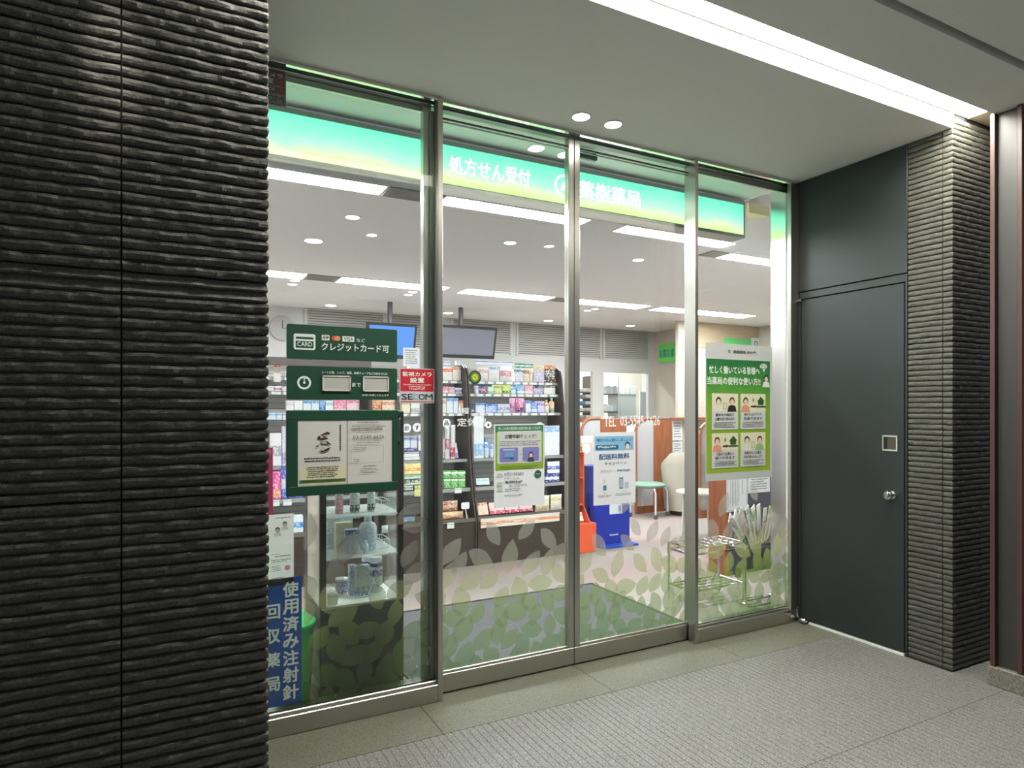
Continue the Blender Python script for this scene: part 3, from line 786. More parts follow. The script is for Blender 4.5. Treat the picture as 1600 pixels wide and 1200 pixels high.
a.text('right_sheet', flat((70, 72, 76)), '03-5545-6626', .575, .305, .865, .35)
a.dashes('right_sheet', INKG, .60, .39, .84, .41, 1, 8); a.frame('right_sheet', INKG, .555, .43, .86, .64, .0008); a.dashes('right_sheet', INKG, .57, .445, .70, .485, 2, 9); a.dashes('right_sheet', INKG, .57, .59, .64, .625, 2, 10)
a.frame('right_sheet', flat((150, 150, 150)), .54, .18, .90, .785, .0005); a.dashes('right_sheet', INK, .66, .675, .80, .70, 1, 11); a.dashes('right_sheet', INKG, .63, .725, .82, .765, 2, 12)
a.build()
m = MB(); m.bbox((W / 2, .0, Hh * .12), (W / 2 + .012, .012, Hh * .42), CGLASS, .002); m.bbox((W / 2, .0, Hh * .40), (W / 2 + .012, .014, Hh * .46), BLACK, .002); m.bbox((W / 2, .0, Hh * .06), (W / 2 + .012, .014, Hh * .12), BLACK, .002); m.build('pen_tube', o, Vector((0, 0, 0)))
# 4 security stickers
RED = flat((190, 28, 44), .5)
def secom(px, Y, label, shaded=False):
    o, a, W, Hh = panel('security_sticker', label, 'sticker', px, Y, flat((196, 196, 200) if not shaded else (150, 140, 142), .5), .002, 'security stickers')
    r = RED if not shaded else flat((118, 30, 32), .5)  # shade of the corner is put into these dimmer sticker colours
    a.rect('red_field', r, .02, .02, .98, .66); a.rect('red_field', r, .02, .95, .98, .975)
    a.up(); a.text('lettering', LETTER, '監視カメラ', .08, .10, .92, .23, .014); a.text('lettering', LETTER, '設置', .30, .27, .70, .41, .014)
    a.text('lettering', LETTER, 'Surveillance Camera Installed', .10, .445, .90, .485, .01); a.dashes('lettering', LETTER, .25, .51, .75, .63, 2, 3)
    N = flat('20283c', .5); tx = [('S', .05, .21, N), ('E', .235, .37, N), ('C', .38, .53, flat('7fb2cc', .5)), ('O', .54, .72, N), ('M', .735, .95, N)]
    for (ch, u0, u1, mm) in tx: a.text('lettering', mm, ch, u0, .735, u1, .90, .010)
    a.build(); return o
secom((624.5, 575, 678.5, 630), YO - .003, 'red and white security camera sticker beside the left mullion')
p = at(447, 108, 3.07); q = at(447, 167, 3.07)
secom((380, 97, 447, 168), 3.06, 'red security sticker in shade-darkened colours high in the corner by the stone wall', True)
# 5 leaflet and blue sign beside the stone wall (inside face of the pane)
YI = YF + .050
o, a, W, Hh = panel('paper_leaflet', 'white paper leaflet with two small portraits beside the stone wall', 'leaflet', (408, 806, 459, 912), YI, PAPERB, .001)
SKIN = flat((226, 196, 176), .7); HAIR = flat((70, 48, 40), .6)
a.dashes('print', INKG, .4, .04, .95, .065, 1, 2); a.person('print', .72, .16, .040, HAIR, SKIN, flat((228, 226, 226))); a.person('print', .50, .24, .044, HAIR, SKIN, flat((232, 230, 230)))
a.up(4); a.dashes('print', flat((110, 140, 60)), .42, .575, .92, .615, 1, 14); a.dashes('print', flat((150, 160, 100)), .30, .55, .60, .57, 1, 3); a.dashes('print', INKG, .30, .63, .9, .68, 2, 4); a.dashes('print', INKG, .3, .72, .6, .80, 4, 5); a.disc('print', flat((224, 170, 168)), .80, .76, .012); a.dashes('print', INKG, .3, .88, .72, .95, 3, 6); a.build()
BLUE = m_paper((36, 92, 172), .35)
o, a, W, Hh = panel('collection_sign', 'tall blue sign with two columns of white lettering beside the stone wall', 'sign', (402, 908, 471.5, 1096), YI, BLUE, .003)
a.vtext('lettering', LETTER, '使用済み注射針', .575, .04, .92, .985, .020, .84)
a.vtext('lettering', LETTER, '回収薬局', .17, .20, .50, .955, .020, .58)
a.build()
o, a, W, Hh = panel('pink_banner', 'narrow pink poster edge showing past the stone wall', 'poster', (400, 700, 426.5, 804), YI, flat((206, 52, 110), .5), .002)
a.rect('print', flat((224, 110, 150), .5), .05, .03, .9, .10); a.build()
# 6 posters on the sliding doors (outer face)
YP = YD + .0185
o, a, W, Hh = panel('blood_vessel_poster', 'white and green poster with two violet pictures taped to the left sliding door', 'poster', (772, 663, 850.5, 788), YP - .001, PAPER, .001)
GR1 = flat((54, 126, 92), .6); GR2 = flat((140, 170, 62), .6); VIO = flat((126, 126, 190), .6)
a.rect('print', GR1, .02, .015, .98, .10); a.rect('print', GR2, .02, .10, .98, .555)
a.up().rrect('print', PAPER, .06, .085, .94, .475, .008)
a.up().text('print', LETTER, '詳しい内容は薬剤師が血管年齢を測ってみます', .08, .035, .92, .07, .005)
a.text('print', flat((72, 74, 78)), '血管年齢チェック！', .20, .125, .83, .175, .012)
a.dashes('print', INKG, .10, .205, .92, .27, 3, 31)
for (u0, u1) in ((.105, .465), (.555, .885)): a.rrect('print', VIO, u0, .285, u1, .455, .008)
a.up(); a.rect('print', flat((108, 160, 206)), .20, .335, .38, .40); a.rect('print', flat((50, 80, 110)), .20, .40, .38, .412); a.rect('print', flat((40, 60, 92)), .30, .413, .37, .425); a.rect('print', flat((180, 190, 220)), .17, .30, .40, .318)
a.person('print', .72, .40, .055, flat((30, 28, 32)), SKIN, flat((60, 62, 76))); a.up(3); a.text('print', INKG, '+', .49, .36, .52, .38, .02)
a.dashes('print', flat((110, 140, 44)), .10, .50, .9, .55, 2, 33)
a.text('print', flat((86, 88, 94)), '6月21日(火)', .19, .578, .57, .625, .008); a.text('print', flat((96, 98, 104)), '9:30～16:30', .19, .642, .48, .664)
a.dashes('print', flat((86, 88, 94)), .19, .68, .54, .735, 1, 15); a.text('print', flat((96, 98, 104)), '03-5545-6626', .29, .73, .64, .755)
a.dashes('print', INKG, .19, .775, .52, .82, 2, 35); a.dashes('print', INKG, .19, .85, .58, .872, 1, 36)
for v in (.585, .69, .755): a.rect('print', flat((196, 204, 190)), .05, v, .155, v + .045)
a.disc('print', flat((42, 92, 68)), .86, .62, .022); a.up().rect('print', flat((150, 186, 160)), .81, .61, .91, .622); a.build()
o, a, W, Hh = panel('free_delivery_poster', 'white poster with a pale blue heading taped to the right sliding door', 'poster', (927.5, 676, 993, 785), YP - .001, PAPER, .001)
LB = flat((140, 192, 228), .6); NB = flat((58, 98, 150), .6)
a.rect('print', LB, .03, .055, .95, .255); a.up().text('print', NB, '聞きづらい話もしましょう！', .08, .085, .92, .128, .006); a.rrect('print', flat((46, 104, 142)), .05, .175, .58, .238, .006); a.up().dashes('print', flat((214, 230, 236)), .09, .185, .54, .24, 1, 17); a.disc('print', flat((40, 70, 120)), .80, .185, .020); a.up().disc('print', flat((240, 224, 210)), .80, .20, .015); a.rect('print', flat((226, 196, 150)), .77, .235, .83, .255)
a.text('print', NB, '配送料無料', .12, .295, .84, .375, .010); a.text('print', flat((60, 76, 96)), 'キャンペーン', .25, .405, .77, .455, .006)
a.dashes('print', flat((190, 196, 186)), .15, .52, .42, .56, 2, 41); a.dashes('print', flat((104, 128, 160)), .54, .515, .88, .575, 1, 16)
a.rect('print', flat((206, 212, 220)), .235, .645, .265, .70); a.rect('print', flat((96, 130, 180)), .215, .73, .295, .80); a.rect('print', flat((86, 112, 156)), .60, .635, .69, .79); a.up().rect('print', flat((196, 206, 222)), .615, .65, .675, .775); a.rect('print', flat((190, 200, 216)), .73, .70, .82, .79); a.rect('print', flat((216, 214, 150)), .2, .835, .32, .843); a.rect('print', flat((216, 214, 150)), .67, .825, .79, .833)
a.dashes('print', INKG, .10, .865, .42, .90, 2, 43); a.dashes('print', INKG, .50, .855, .90, .89, 2, 44); a.build()
# 7 green poster on the right pane
YR = YF + .037
o, a, W, Hh = panel('service_poster', 'large green poster with four framed drawings on the right fixed pane', 'poster', (1102.5, 535, 1206.5, 745), YR - .001, flat((196, 198, 196), .6), .001)
pk = Art.rect
def posterbg():
    t = NT('printed green poster'); tc = t.node('ShaderNodeTexCoord'); s_ = t.node('ShaderNodeSeparateXYZ'); t.link(tc.outputs['Generated'], s_.inputs[0])
    nz = t.node('ShaderNodeTexNoise', i_Scale=7.0, i_Detail=3.0); t.link(tc.outputs['Generated'], nz.inputs['Vector'])
    f = t.math('ADD', s_.outputs['Z'], t.math('MULTIPLY', t.math('SUBTRACT', nz.outputs['Fac'], .5), .2))
    t.bsdf(t.ramp(f, [(0, srgb((150, 176, 48))), (.55, srgb((120, 162, 44))), (.8, srgb((62, 134, 52))), (.95, srgb((28, 104, 52)))]), .6); return t.m
a.rect('background', posterbg(), .01, .115, .965, .945)
a.up().ring('lettering', INK, .34, .055, .010, .005); a.text('lettering', INK, '薬樹薬局 虎の門', .40, .045, .74, .068, .004)
a.text('lettering', LETTER, '忙しく働いている皆様へ', .05, .165, .80, .220, .016); a.text('lettering', LETTER, '当薬局の便利な使い方!!', .02, .245, .81, .300, .016)
a.disc('speech_bubble', LETTER, .86, .155, .036, .018); a.poly('speech_bubble', LETTER, [(.83, .165), (.89, .165), (.87, .20)]); a.up().dashes('speech_bubble', INKG, .79, .142, .93, .165, 2, 51)
a.person('portrait', .90, .265, .085, flat((34, 30, 30)), SKIN, flat((224, 226, 222)))
CARDC = flat((222, 220, 188), .6); CARDW = flat((206, 208, 206), .6)
k0 = a.k + 3
for i, (u0, v0, u1, v1) in enumerate(((.08, .365, .465, .63), (.50, .365, .885, .63), (.08, .655, .465, .91), (.50, .655, .885, .91))):
    a.k = k0; a.rect('picture_card', CARDW, u0, v0, u1, v1); vm = v0 + (v1 - v0) * .50
    a.up().rect('picture_card', CARDC, u0, v0, u1, vm); a.up()
    dw = u1 - u0
    if i in (0, 3):
        a.person('picture_card', u0 + .25 * dw, v0 + .078, .098, flat((30, 26, 24)), flat((226, 214, 190)), flat((224, 222, 206))); a.person('picture_card', u0 + .76 * dw, v0 + .078, .098, flat((60, 44, 34)), SKIN, flat((40, 36, 36)) if i == 0 else flat((150, 190, 130)))
        a.up(4).frame('picture_card', flat((150, 160, 80)), u0 + .42 * dw, v0 + .07, u0 + .56 * dw, v0 + .115, .003)
    else:
        a.person('picture_card', u0 + .2 * dw, v0 + .078, .098, flat((92, 54, 38)), SKIN, flat((226, 150, 124))); a.up(4)
        G = flat((52, 82, 36)); c = u0 + .80 * dw
        a.poly('picture_card', G, [(c - .06, v0 + .058), (c, v0 + .02), (c + .06, v0 + .058)]); a.rect('picture_card', G, c - .042, v0 + .058, c + .042, v0 + .082); a.rect('picture_card', G, c - .07, v0 + .09, c + .07, v0 + .099)
        a.poly('picture_card', flat((60, 56, 48)), [(u0 + .40 * dw, v0 + .089), (u0 + .53 * dw, v0 + .089), (u0 + .53 * dw, v0 + .082), (u0 + .62 * dw, v0 + .094), (u0 + .53 * dw, v0 + .106), (u0 + .53 * dw, v0 + .099), (u0 + .40 * dw, v0 + .099)]); a.rect('picture_card', flat((120, 120, 120)), u0 + .47 * dw, v0 + .035, u0 + .52 * dw, v0 + .06)
    tt = (('夏休みや週末に', 'お薬を受け取れます'), ('処方せんをアプリで', '利用できます'), ('下見までお薬なら', '受けできます'), ('在庫がないお薬を', 'お取り寄せいたします'))[i]
    a.text('picture_card', INK, tt[0], u0 + .14 * dw, vm + .012, u0 + .82 * dw, vm + .032, .006); a.text('picture_card', INK, tt[1], u0 + .12 * dw, vm + .042, u0 + .86 * dw, vm + .062, .006)
    a.dashes('picture_card', INKG, u0 + .06 * dw, vm + .075, u1 - .06 * dw, v1 - .012, 3, 60 + i)
a.build()
# 8 round sticker and white glass lettering
m = MB(); c = at(742, 589.5, YP - .001)
o = bpy.data.objects.new('round_sticker', None); COL.objects.link(o); bpy.data.objects.remove(o)
mb = MB(); R_ = .0355
mb.lathe([(R_, 0), (R_, .001)], flat((24, 66, 46), .5), M=Matrix.Rotation(pi / 2, 4, 'X'), n=32)
o = mb.build('round_sticker', None, Vector((0, 0, 0))); o.location = c
tag(o, 'round dark green sticker with yellow rings on the left sliding door', 'sticker')
a = Art(o, .1, .1, -.001); a.disc('ring_print', flat((96, 140, 62)), .5, .5, .026); a.up().disc('ring_print', flat((206, 196, 70)), .5, .5, .017); a.up().disc('ring_print', flat((170, 160, 50)), .5, .5, .006); a.build()
FILM = m_frost('white cut film', .55, (.93, .93, .93, 1))
def film(name, label, cat, px, Y, rows):
    p = at(px[0], px[1], Y); q = at(px[2], px[3], Y); W = q.x - p.x; Hh = p.z - q.z
    r = thing(name, label, cat, ((p.x + q.x) / 2, Y, (p.z + q.z) / 2)); a = Art(r, W, Hh, .0)
    for (t_, u0, v0, u1, v1) in rows: a.text('lettering', FILM, t_, u0, v0, u1, v1, .006)
    a.build()
film('opening_hours_lettering', 'white cut lettering with the opening hours on the left sliding door', 'lettering', (697, 590, 832, 662), YP, (('日曜・祝日', .10, .64, .50, .77), ('定休日', .12, .86, .44, 1.04)))
film('telephone_lettering', 'white cut lettering with a telephone number across the right sliding door', 'lettering', (944, 650, 1031, 666), YP, (('TEL', 0, .05, .20, .95), ('03-5545-6626', .28, .0, 1.0, .9)))
m = MB(); mb = None
p = at(911, 216, YP)
m.box((p.x - .016, YP - .001, p.z - .014), (p.x + .03, YP, p.z + .012), flat('9fc0cc', .5)); o = solo(m, 'small_sticker', 'small pale blue sticker high beside the meeting stile of the right sliding door', 'sticker', (p.x, YP, p.z))

# 9 leaf film: one frosted decal of many leaves per pane
LEAF = m_leaf(.46); LEAF2 = m_leaf(.34, .74)
def leaf_film(name, label, x0, x1, Y, seed, tops, holes=()):
    rnd = random.Random(seed); m = MB(); polys = []; placed = []
    def one(cx, cz, L, wd, a, lay):
        n = 9; P = []
        for i in range(n + 1):
            s_ = i / n; P.append((L * (s_ - .5), wd * .5 * (sin(pi * s_ ** .85)) ** .8))
        for i in range(n - 1, 0, -1):
            s_ = i / n; P.append((L * (s_ - .5), -wd * .5 * (sin(pi * s_ ** 1.05)) ** .9))
        polys.append([(min(max(cx + p[0] * cos(a) - p[1] * sin(a), x0), x1), max(.10, cz + p[0] * sin(a) + p[1] * cos(a))) for p in P])
    for (px, py, L, ang) in tops:
        q = at(px, py, Y); one(q.x, q.z, L, L * .52, radians(ang), 0); placed.append((q.x, q.z, L))
    tries = 0
    while tries < 9000:
        tries += 1
        x = x0 + (x1 - x0) * rnd.random(); z = .08 + .56 * rnd.random() ** 1.3
        L = .130 + .036 * rnd.random()
        dmin = .083 if z < .42 else .108
        if any(math.hypot(x - a_, (z - b_)) < dmin for a_, b_, _ in placed): continue
        placed.append((x, z, L))
        one(x, z, L, L * (.58 + .10 * rnd.random()), radians(rnd.choice((40, 120, 75, 155, 20, 100)) + rnd.uniform(-18, 18)), rnd.randint(0, 2))
    from mathutils.geometry import delaunay_2d_cdt
    vs = []; fs = []
    for P in polys:
        Q = [q for i, q in enumerate(P) if math.dist(q, P[i - 1]) > 1e-4]
        if len(Q) < 3: continue
        fs.append(list(range(len(vs), len(vs) + len(Q)))); vs += [Vector(q) for q in Q]
    rv, re_, rf, _, _, of = delaunay_2d_cdt(vs, [], fs, 0, 1e-5)
    PB = [(P, min(q[0] for q in P), max(q[0] for q in P), min(q[1] for q in P), max(q[1] for q in P)) for P in polys]
    def cover(x, z):
        n = 0
        for P, a0, a1, b0, b1 in PB:
            if a0 <= x <= a1 and b0 <= z <= b1:
                ins = False
                for i in range(len(P)):
                    (xa, za), (xb_, zb_) = P[i - 1], P[i]
                    if (za > z) != (zb_ > z) and x < (xb_ - xa) * (z - za) / (zb_ - za) + xa: ins = not ins
                n += ins
        return n
    vv = [(q.x, Y, q.y) for q in rv]
    for f_ in rf:
        n = cover(sum(rv[i].x for i in f_) / len(f_), sum(rv[i].y for i in f_) / len(f_))
        if n: m.add([vv[i] for i in f_], [tuple(range(len(f_)))], LEAF if n < 2 else LEAF2)
    c = Vector(((x0 + x1) / 2, Y, .3)); o = m.build(name, None, c, recalc=False)
    return tag(o, label, 'window film')
YL = YF + .050
leaf_film('leaf_film', 'frosted leaf pattern film along the bottom of the left fixed pane', xat(474.5, YL), xm0 - .022, YL, 3, [(480, 832, .17, 80), (545, 855, .18, 60), (638, 803, .15, 40), (652, 820, .16, 10), (650, 895, .17, 40), (525, 895, .17, 95), (600, 890, .17, 70), (640, 865, .15, 60)])
YL2 = YD + .032
xd0, xd1 = xm1 + .0, xc - .04
leaf_film('leaf_film', 'frosted leaf pattern film along the bottom of the left sliding door', xd0, xd1, YL2, 5, [(771, 834, .15, -60), (823, 828, .14, 45), (857, 842, .16, -50), (705, 862, .17, 50), (718, 880, .14, 55), (752, 874, .18, -35), (797, 870, .19, 80), (830, 880, .17, 50), (857, 878, .17, 70), (872, 895, .15, -60), (700, 900, .17, 60)])
leaf_film('leaf_film', 'frosted leaf pattern film along the bottom of the right sliding door', xc + .04, xn0 + .015, YL2, 8, [(993, 824, .13, -55), (1020, 830, .15, 60), (1040, 838, .14, 60), (936, 852, .17, -55), (980, 848, .14, -45), (1026, 874, .18, -70), (1050, 852, .12, 50), (914, 880, .16, 50), (965, 880, .17, 70), (1000, 880, .16, -50), (976, 790, .12, 60)])
leaf_film('leaf_film', 'frosted leaf pattern film along the bottom of the right fixed pane', xn1, XR - .03, YL, 12, [(1131, 789, .17, 65), (1178, 770, .13, -60), (1158, 808, .15, -65), (1098, 775, .16, 80), (1115, 830, .17, -70), (1196, 830, .2, 60), (1180, 850, .2, 120), (1215, 850, .18, 80), (1120, 860, .2, 20), (1160, 860, .18, -30), (1200, 875, .18, 100)])
# ================================================================ SHELF BAYS AND GOODS
bays = [('left', .64, 1.57), ('middle', 1.57, 2.505), ('right', 2.515, 3.575)]
YSH = [5.74, 5.72, 5.68, 5.62, 5.55, 5.45]
ROWN = ['top', 'second', 'third', 'fourth', 'fifth', 'bottom']
LIP = [596.5, 615.5, 645.0, 714.0, 757.5, 804.0]
ZSH = [zat(800, LIP[i], YSH[i]) for i in range(6)]
SHELFM = flat((74, 66, 60), .5); TAGW = flat((236, 238, 236), .6); PEG = flat((186, 182, 174), .6)
def profile_panel(x0, x1):
    P = [(5.43, 0), (5.43, .40), (5.50, .62), (5.56, .95), (5.62, 1.45), (5.66, 1.74), (5.70, 1.83), (5.76, 1.865), (5.95, 1.865), (5.95, 0)]
    m = MB(); n = len(P)
    m.add([(x0, p[0], p[1]) for p in P] + [(x1, p[0], p[1]) for p in P], [tuple(range(n)), tuple(range(2 * n - 1, n - 1, -1))] + [(i, (i + 1) % n, n + (i + 1) % n, n + i) for i in range(n)], BROWN)
    return m
for bi, (bn, x0, x1) in enumerate(bays):
    t = thing('shelf_unit', 'dark brown shop shelf bay on a tall plinth, ' + bn + ' of the three bays', 'shelf', ((x0 + x1) / 2, 5.7, 0), 'shop shelf bays')
    m = MB(); m.bbox((x0, 5.45, 0), (x1, 5.95, ZSH[5] - .035), BROWN, .004); m.build('plinth', t)
    m = MB(); m.box((x0 + .02, 5.93, ZSH[5]), (x1 - .02, 5.95, 1.84), PEG)
    for k in range(28): m.box((x0 + .02, 5.924, .44 + k * .05), (x1 - .02, 5.93, .4425 + k * .05), flat((104, 100, 94), .6))
    m.build('back_panel', t)
    for (a, b) in ((x0, x0 + .014), (x1 - .014, x1)): profile_panel(a, b).build('side_panel', t)
    for i in range(6):
        m = MB(); m.bbox((x0 + .016, YSH[i], ZSH[i] - .018), (x1 - .016, 5.92, ZSH[i]), SHELFM, .002); s_ = m.build('shelf', t)
        m = MB(); rnd = random.Random(bi * 10 + i)
        h = .028 if i < 4 else .034
        m.box((x0 + .016, YSH[i] - .006, ZSH[i] - h), (x1 - .016, YSH[i], ZSH[i] - .001), flat((160, 160, 158), .4) if i < 5 else flat((110, 104, 98), .5))
        u = x0 + .03
        while u < x1 - .08 and i < 3:
            wd = .05 + .03 * rnd.random(); m.box((u, YSH[i] - .008, ZSH[i] - h + .001), (u + wd, YSH[i] - .006, ZSH[i] - .003), TAGW); u += wd + .018 + .02 * rnd.random()
        m.build('price_rail', s_)
        if i < 5:
            m = MB(); m.box((x0 + .03, YSH[i] + .012, ZSH[i] - .0225), (x1 - .03, YSH[i] + .026, ZSH[i] - .0185), emit('f4f4ff', E_LED)); m.build('led_strip', s_)
    if bi == 0: 
        m = MB(); m.bbox((x0, 5.60, 1.80), (x1, 5.64, 1.865), flat((112, 100, 96), .5), .003); m.build('header', t)

GOODS = []
def pouch(m, x0, x1, y, z0, z1, mat, thick=.05):
    nx, nz = 6, 7; v = []; f = []
    for sgn in (-1, 1):
        for j in range(nz):
            tz = j / (nz - 1)
            for i in range(nx):
                tx = i / (nx - 1); b = (sin(pi * tx) ** .6) * (sin(pi * min(1, tz * .92 + .0)) ** .6 if 0 < tz < 1 else 0) * thick / 2
                v.append((x0 + (x1 - x0) * (tx + (.5 - tx) * .05 * sin(pi * tz)), y + sgn * (b + .0008), z0 + (z1 - z0) * tz))
    for s_ in range(2):
        o = s_ * nx * nz
        for j in range(nz - 1):
            for i in range(nx - 1): f.append((o + j * nx + i, o + j * nx + i + 1, o + (j + 1) * nx + i + 1, o + (j + 1) * nx + i))
    m.add(v, f, mat)
def bottle(m, cx, cy, r, z0, z1, body, cap, squash=1):
    h = z1 - z0
    m.lathe([(r * .9, 0), (r, h * .04), (r, h * .62), (r * .8, h * .72), (r * .38, h * .78), (r * .36, h * .80)], body, (cx, cy, z0), 14, sy=squash)
    c = MB(); c.lathe([(r * .46, h * .79), (r * .46, h * .97), (r * .40, h)], cap, (cx, cy, z0), 12); return c
KINDN = {'box': 'product_box', 'pack': 'product_pouch', 'bottle': 'bottle', 'tilt': 'product_box', 'card': 'display_card', 'tube': 'product_tube'}
KINDC = {'box': 'box', 'pack': 'pouch', 'bottle': 'bottle', 'tilt': 'box', 'card': 'card', 'tube': 'tube'}
def goods(bay, row, spec):
    """spec lines: kind|description|x0 x1 ytop [ybase]|ground accent style"""
    Y = YSH[row] + .016
    for line in spec.strip().splitlines():
        k, d, pos, c = [q.strip() for q in line.split('|')]
        pos = [float(q) for q in pos.split()]; c = c.split(); mat = m_pack(c[0], c[1], 'f4f2f0', int(c[2]) if len(c) > 2 else 0)
        bx = {b_[0]: b_ for b_ in bays}[bay]; x0 = max(xat(pos[0], Y) + .001, bx[1] + .018); x1 = min(xat(pos[1], Y) - .001, bx[2] - .018); xm = (pos[0] + pos[1]) / 2
        zt = zat(xm, pos[2], Y); z0 = ZSH[row] if len(pos) < 4 else zat(xm, pos[3], Y)
        if len(pos) < 4: z0 += .0005
        if k == 'card':
            yc = YSH[row] - .012 if z0 < ZSH[row] else Y - .004
        else: z0 = max(z0, ZSH[row] + .0005)
        zt = max(zt, z0 + .02)
        m = MB(); cap = None; dep = min(.16, max(.04, (x1 - x0) * .8))
        if row and zt > ZSH[row - 1] - .032:
            room = YSH[row - 1] - .010 - Y
            if room >= .03: dep = min(dep, room)
            else: zt = ZSH[row - 1] - .034
        thick = min(.05, dep)
        if k == 'box': m.bbox((x0, Y, z0), (x1, Y + dep, zt), mat, .003)
        elif k == 'card': m.box((x0, yc, z0), (x1, yc + .003, zt), mat)
        elif k == 'pack': pouch(m, x0, x1, Y + thick / 2 + .002, z0, zt, mat, thick)
        elif k == 'tilt':
            R_ = Matrix.Translation((0, Y + .03, z0)) @ Matrix.Rotation(radians(-20), 4, 'X') @ Matrix.Translation((0, -Y, -z0))
            m.bbox((x0, Y, z0 + .010), (x1, Y + .022, z0 + (zt - z0) * 1.05), mat, .003, R_)
        elif k in ('bottle', 'tube'):
            r = (x1 - x0) / 2
            cap = bottle(m, (x0 + x1) / 2, Y + r, r, z0, zt, mat, flat(c[1], .4))
        o = m.build(KINDN[k], None, Vector(((x0 + x1) / 2, Y + dep / 2, z0)), smooth=k in ('pack', 'bottle', 'tube'))
        if cap: cap.build('cap', o, smooth=True)
        base = d + ' on ' + ROWN[row] + ' shelf of ' + bay + ' bay'
        tag(o, base, KINDC[k], 'goods on the shop shelves'); GOODS.append((base, (x0 + x1) / 2, o))
# ---- right bay
goods('right', 0, '''
pack|white pouch with pale pink print|747 765 574|f2ece8 e8a9a4 0
pack|white pouch with blue top print|765.5 782 572|f4f2f0 8fa6dc 3
pack|white pouch with pink lettering|783 802 569|f4eeee dc9aa8 2
box|teal topped lilac box|804.5 818 577|d9d3e8 2f8f86 3
box|tan face print box|818 827.5 576|e8c8a8 9c6a50 0
bottle|slim cream bottle|827.5 834 573|ecdfc2 dcc9a4 0
box|lilac box with yellow lid|834 851 572|c9c0dc e6cf84 3
box|brown box with orange top|851.5 869 571|4a3234 e08a4c 3
card|white header card with blue print|743 802 564 570|eef0f8 5a70c8 0
card|dark teal header card|804 833 568 575|2c7a70 bfe0d6 2
''')
goods('right', 1, '''
box|pale lilac box|743 748 603|e6e2f2 b9b4dc 0
box|navy and red box|748.5 762 603|34407c c84a58 2
box|pale mint box|762.5 772 604|d4ecdc 86c0a0 1
box|yellow green box|772.5 785 600|cfd676 8a9a3c 0
box|lime box|785.5 798.5 601|c6de62 6f8a2c 1
tube|pale blue bottle|799 808 599|cfe4f4 5b9ad4 0
box|bright blue box|808.5 819.5 602|72b4e4 e2f0fa 1
box|pink and white box|820 833 601|e8a2aa f6e8e8 1
box|violet box with dark lid|833.5 848 604|b4b0dc 3a3058 3
box|white box with brown lid|850 868 602|f0eee6 6a5450 3
''')
goods('right', 2, '''
box|blue topped white box|743 758 630|c6d4f0 3f7fd8 3
box|sky blue box|758.5 777 631|8cb0e8 2f66c4 3
box|grey blue box|777.5 797 631|c6cede 8c98bc 2
pack|pink pouch|797.5 807 622|e6a4c8 b464a0 2
pack|deep pink pouch|807.5 821 622|d878a8 8a3c7c 1
box|white box with blue corners|821.5 830 626|dce4f6 4a6cc8 3
box|mid blue box|830.5 839.5 628|6b97e2 dfe8fa 1
box|lavender box|840 851 627|cfc4ec 8c7cc8 0
tube|peach capped tube|852 859.5 625|f2eae0 e2a070 0
tube|green and orange tube|860 868 621|e9b486 6cb08c 1
''')
goods('right', 3, '''
card|tall white poster card with blue pictures|740 755.5 650|eef4fa 9cc4e8 1
bottle|pale blue pump bottle|756 766 684|cfe2f6 5c9ae0 0
bottle|clear blue bottle behind the poster|766.5 772 688|d4e6f8 78aee8 0
card|white price poster with blue heading|850.5 874 665|eceff6 9ac2e8 3
''')
goods('right', 4, '''
tilt|pale turquoise slanted box|747 768 748|d2ecee 8ccfd6 0
box|navy blue box with white disc|853 874 740|2f3c9c eceef8 2
card|white tag with blue writing|855 874 721 739|f2f4f8 5a74c0 2
''')
goods('right', 5, '''
tilt|orange and white food pouch box|747.5 766.5 787|f0d0b4 d0683c 3
tilt|pink food pouch box|769 792 786|f2c4c4 d2506c 1
tilt|pink food pouch box with red swirl|793 814 786|f2ccc8 c43a54 1
tilt|rose food pouch box|815 836 786|f0bcc4 b83a5c 1
pack|cream flowered pouch|838 861 775|f0ead0 d6c088 1
pack|cream pouch with flap|862 880 773|efe9d2 d9c690 0
card|long printed price strip|749 872 805 819|ece6d8 f0a070 2
''')
# ---- middle bay
goods('middle', 0, '''
box|white box with orange swirl|692 707 573|f6f0ea ee7c44 0
box|orange topped box|707.5 717 573|f4e6dc f08048 3
box|white box with green top|718.5 728.5 574|eef4ee 3c8a5c 3
box|pale blue card box|690 704 564 571|d8e6f4 8fb4dc 0
box|ice blue card box|713 731 564 571|d4e4f4 7fa8dc 0
box|white box by the mullion|640 656 572|f2f0f2 b8a8d4 0
box|lilac box by the mullion|657 671 574|e4e0ee a89cc8 3
''')
goods('middle', 1, '''
box|hot pink box|692 701 604|ea7ca0 f8dce6 1
box|pale pink box|701.5 711 605|f2ccd6 e08ca4 0
box|white box with violet print|711.5 727 606|eeecf6 7c78c8 2
box|tan low box|636 654 605|d8b088 f0e0c8 0
''')
goods('middle', 2, '''
box|cream box|691.5 697 622|f0ead8 d8a868 0
box|white box with blue top|697.5 708 622|e8eef8 6ca8e4 3
box|light blue topped box|708.5 716.5 622|d6e6f6 5ca0e0 3
box|orange topped white box|717 726 626|f4dcc8 ec7850 3
box|orange box|578 596 625|eeaa78 d8743c 2
box|peach box|597 617 625|f2d0b4 e09a6c 0
box|yellowish box|628 641 624|f2ecc8 d8c06c 0
box|white box with grey print|642 656 624|f4f4f2 b4b8c0 1
box|white box with green print|657 671 625|f2f4ee a0c090 2
''')
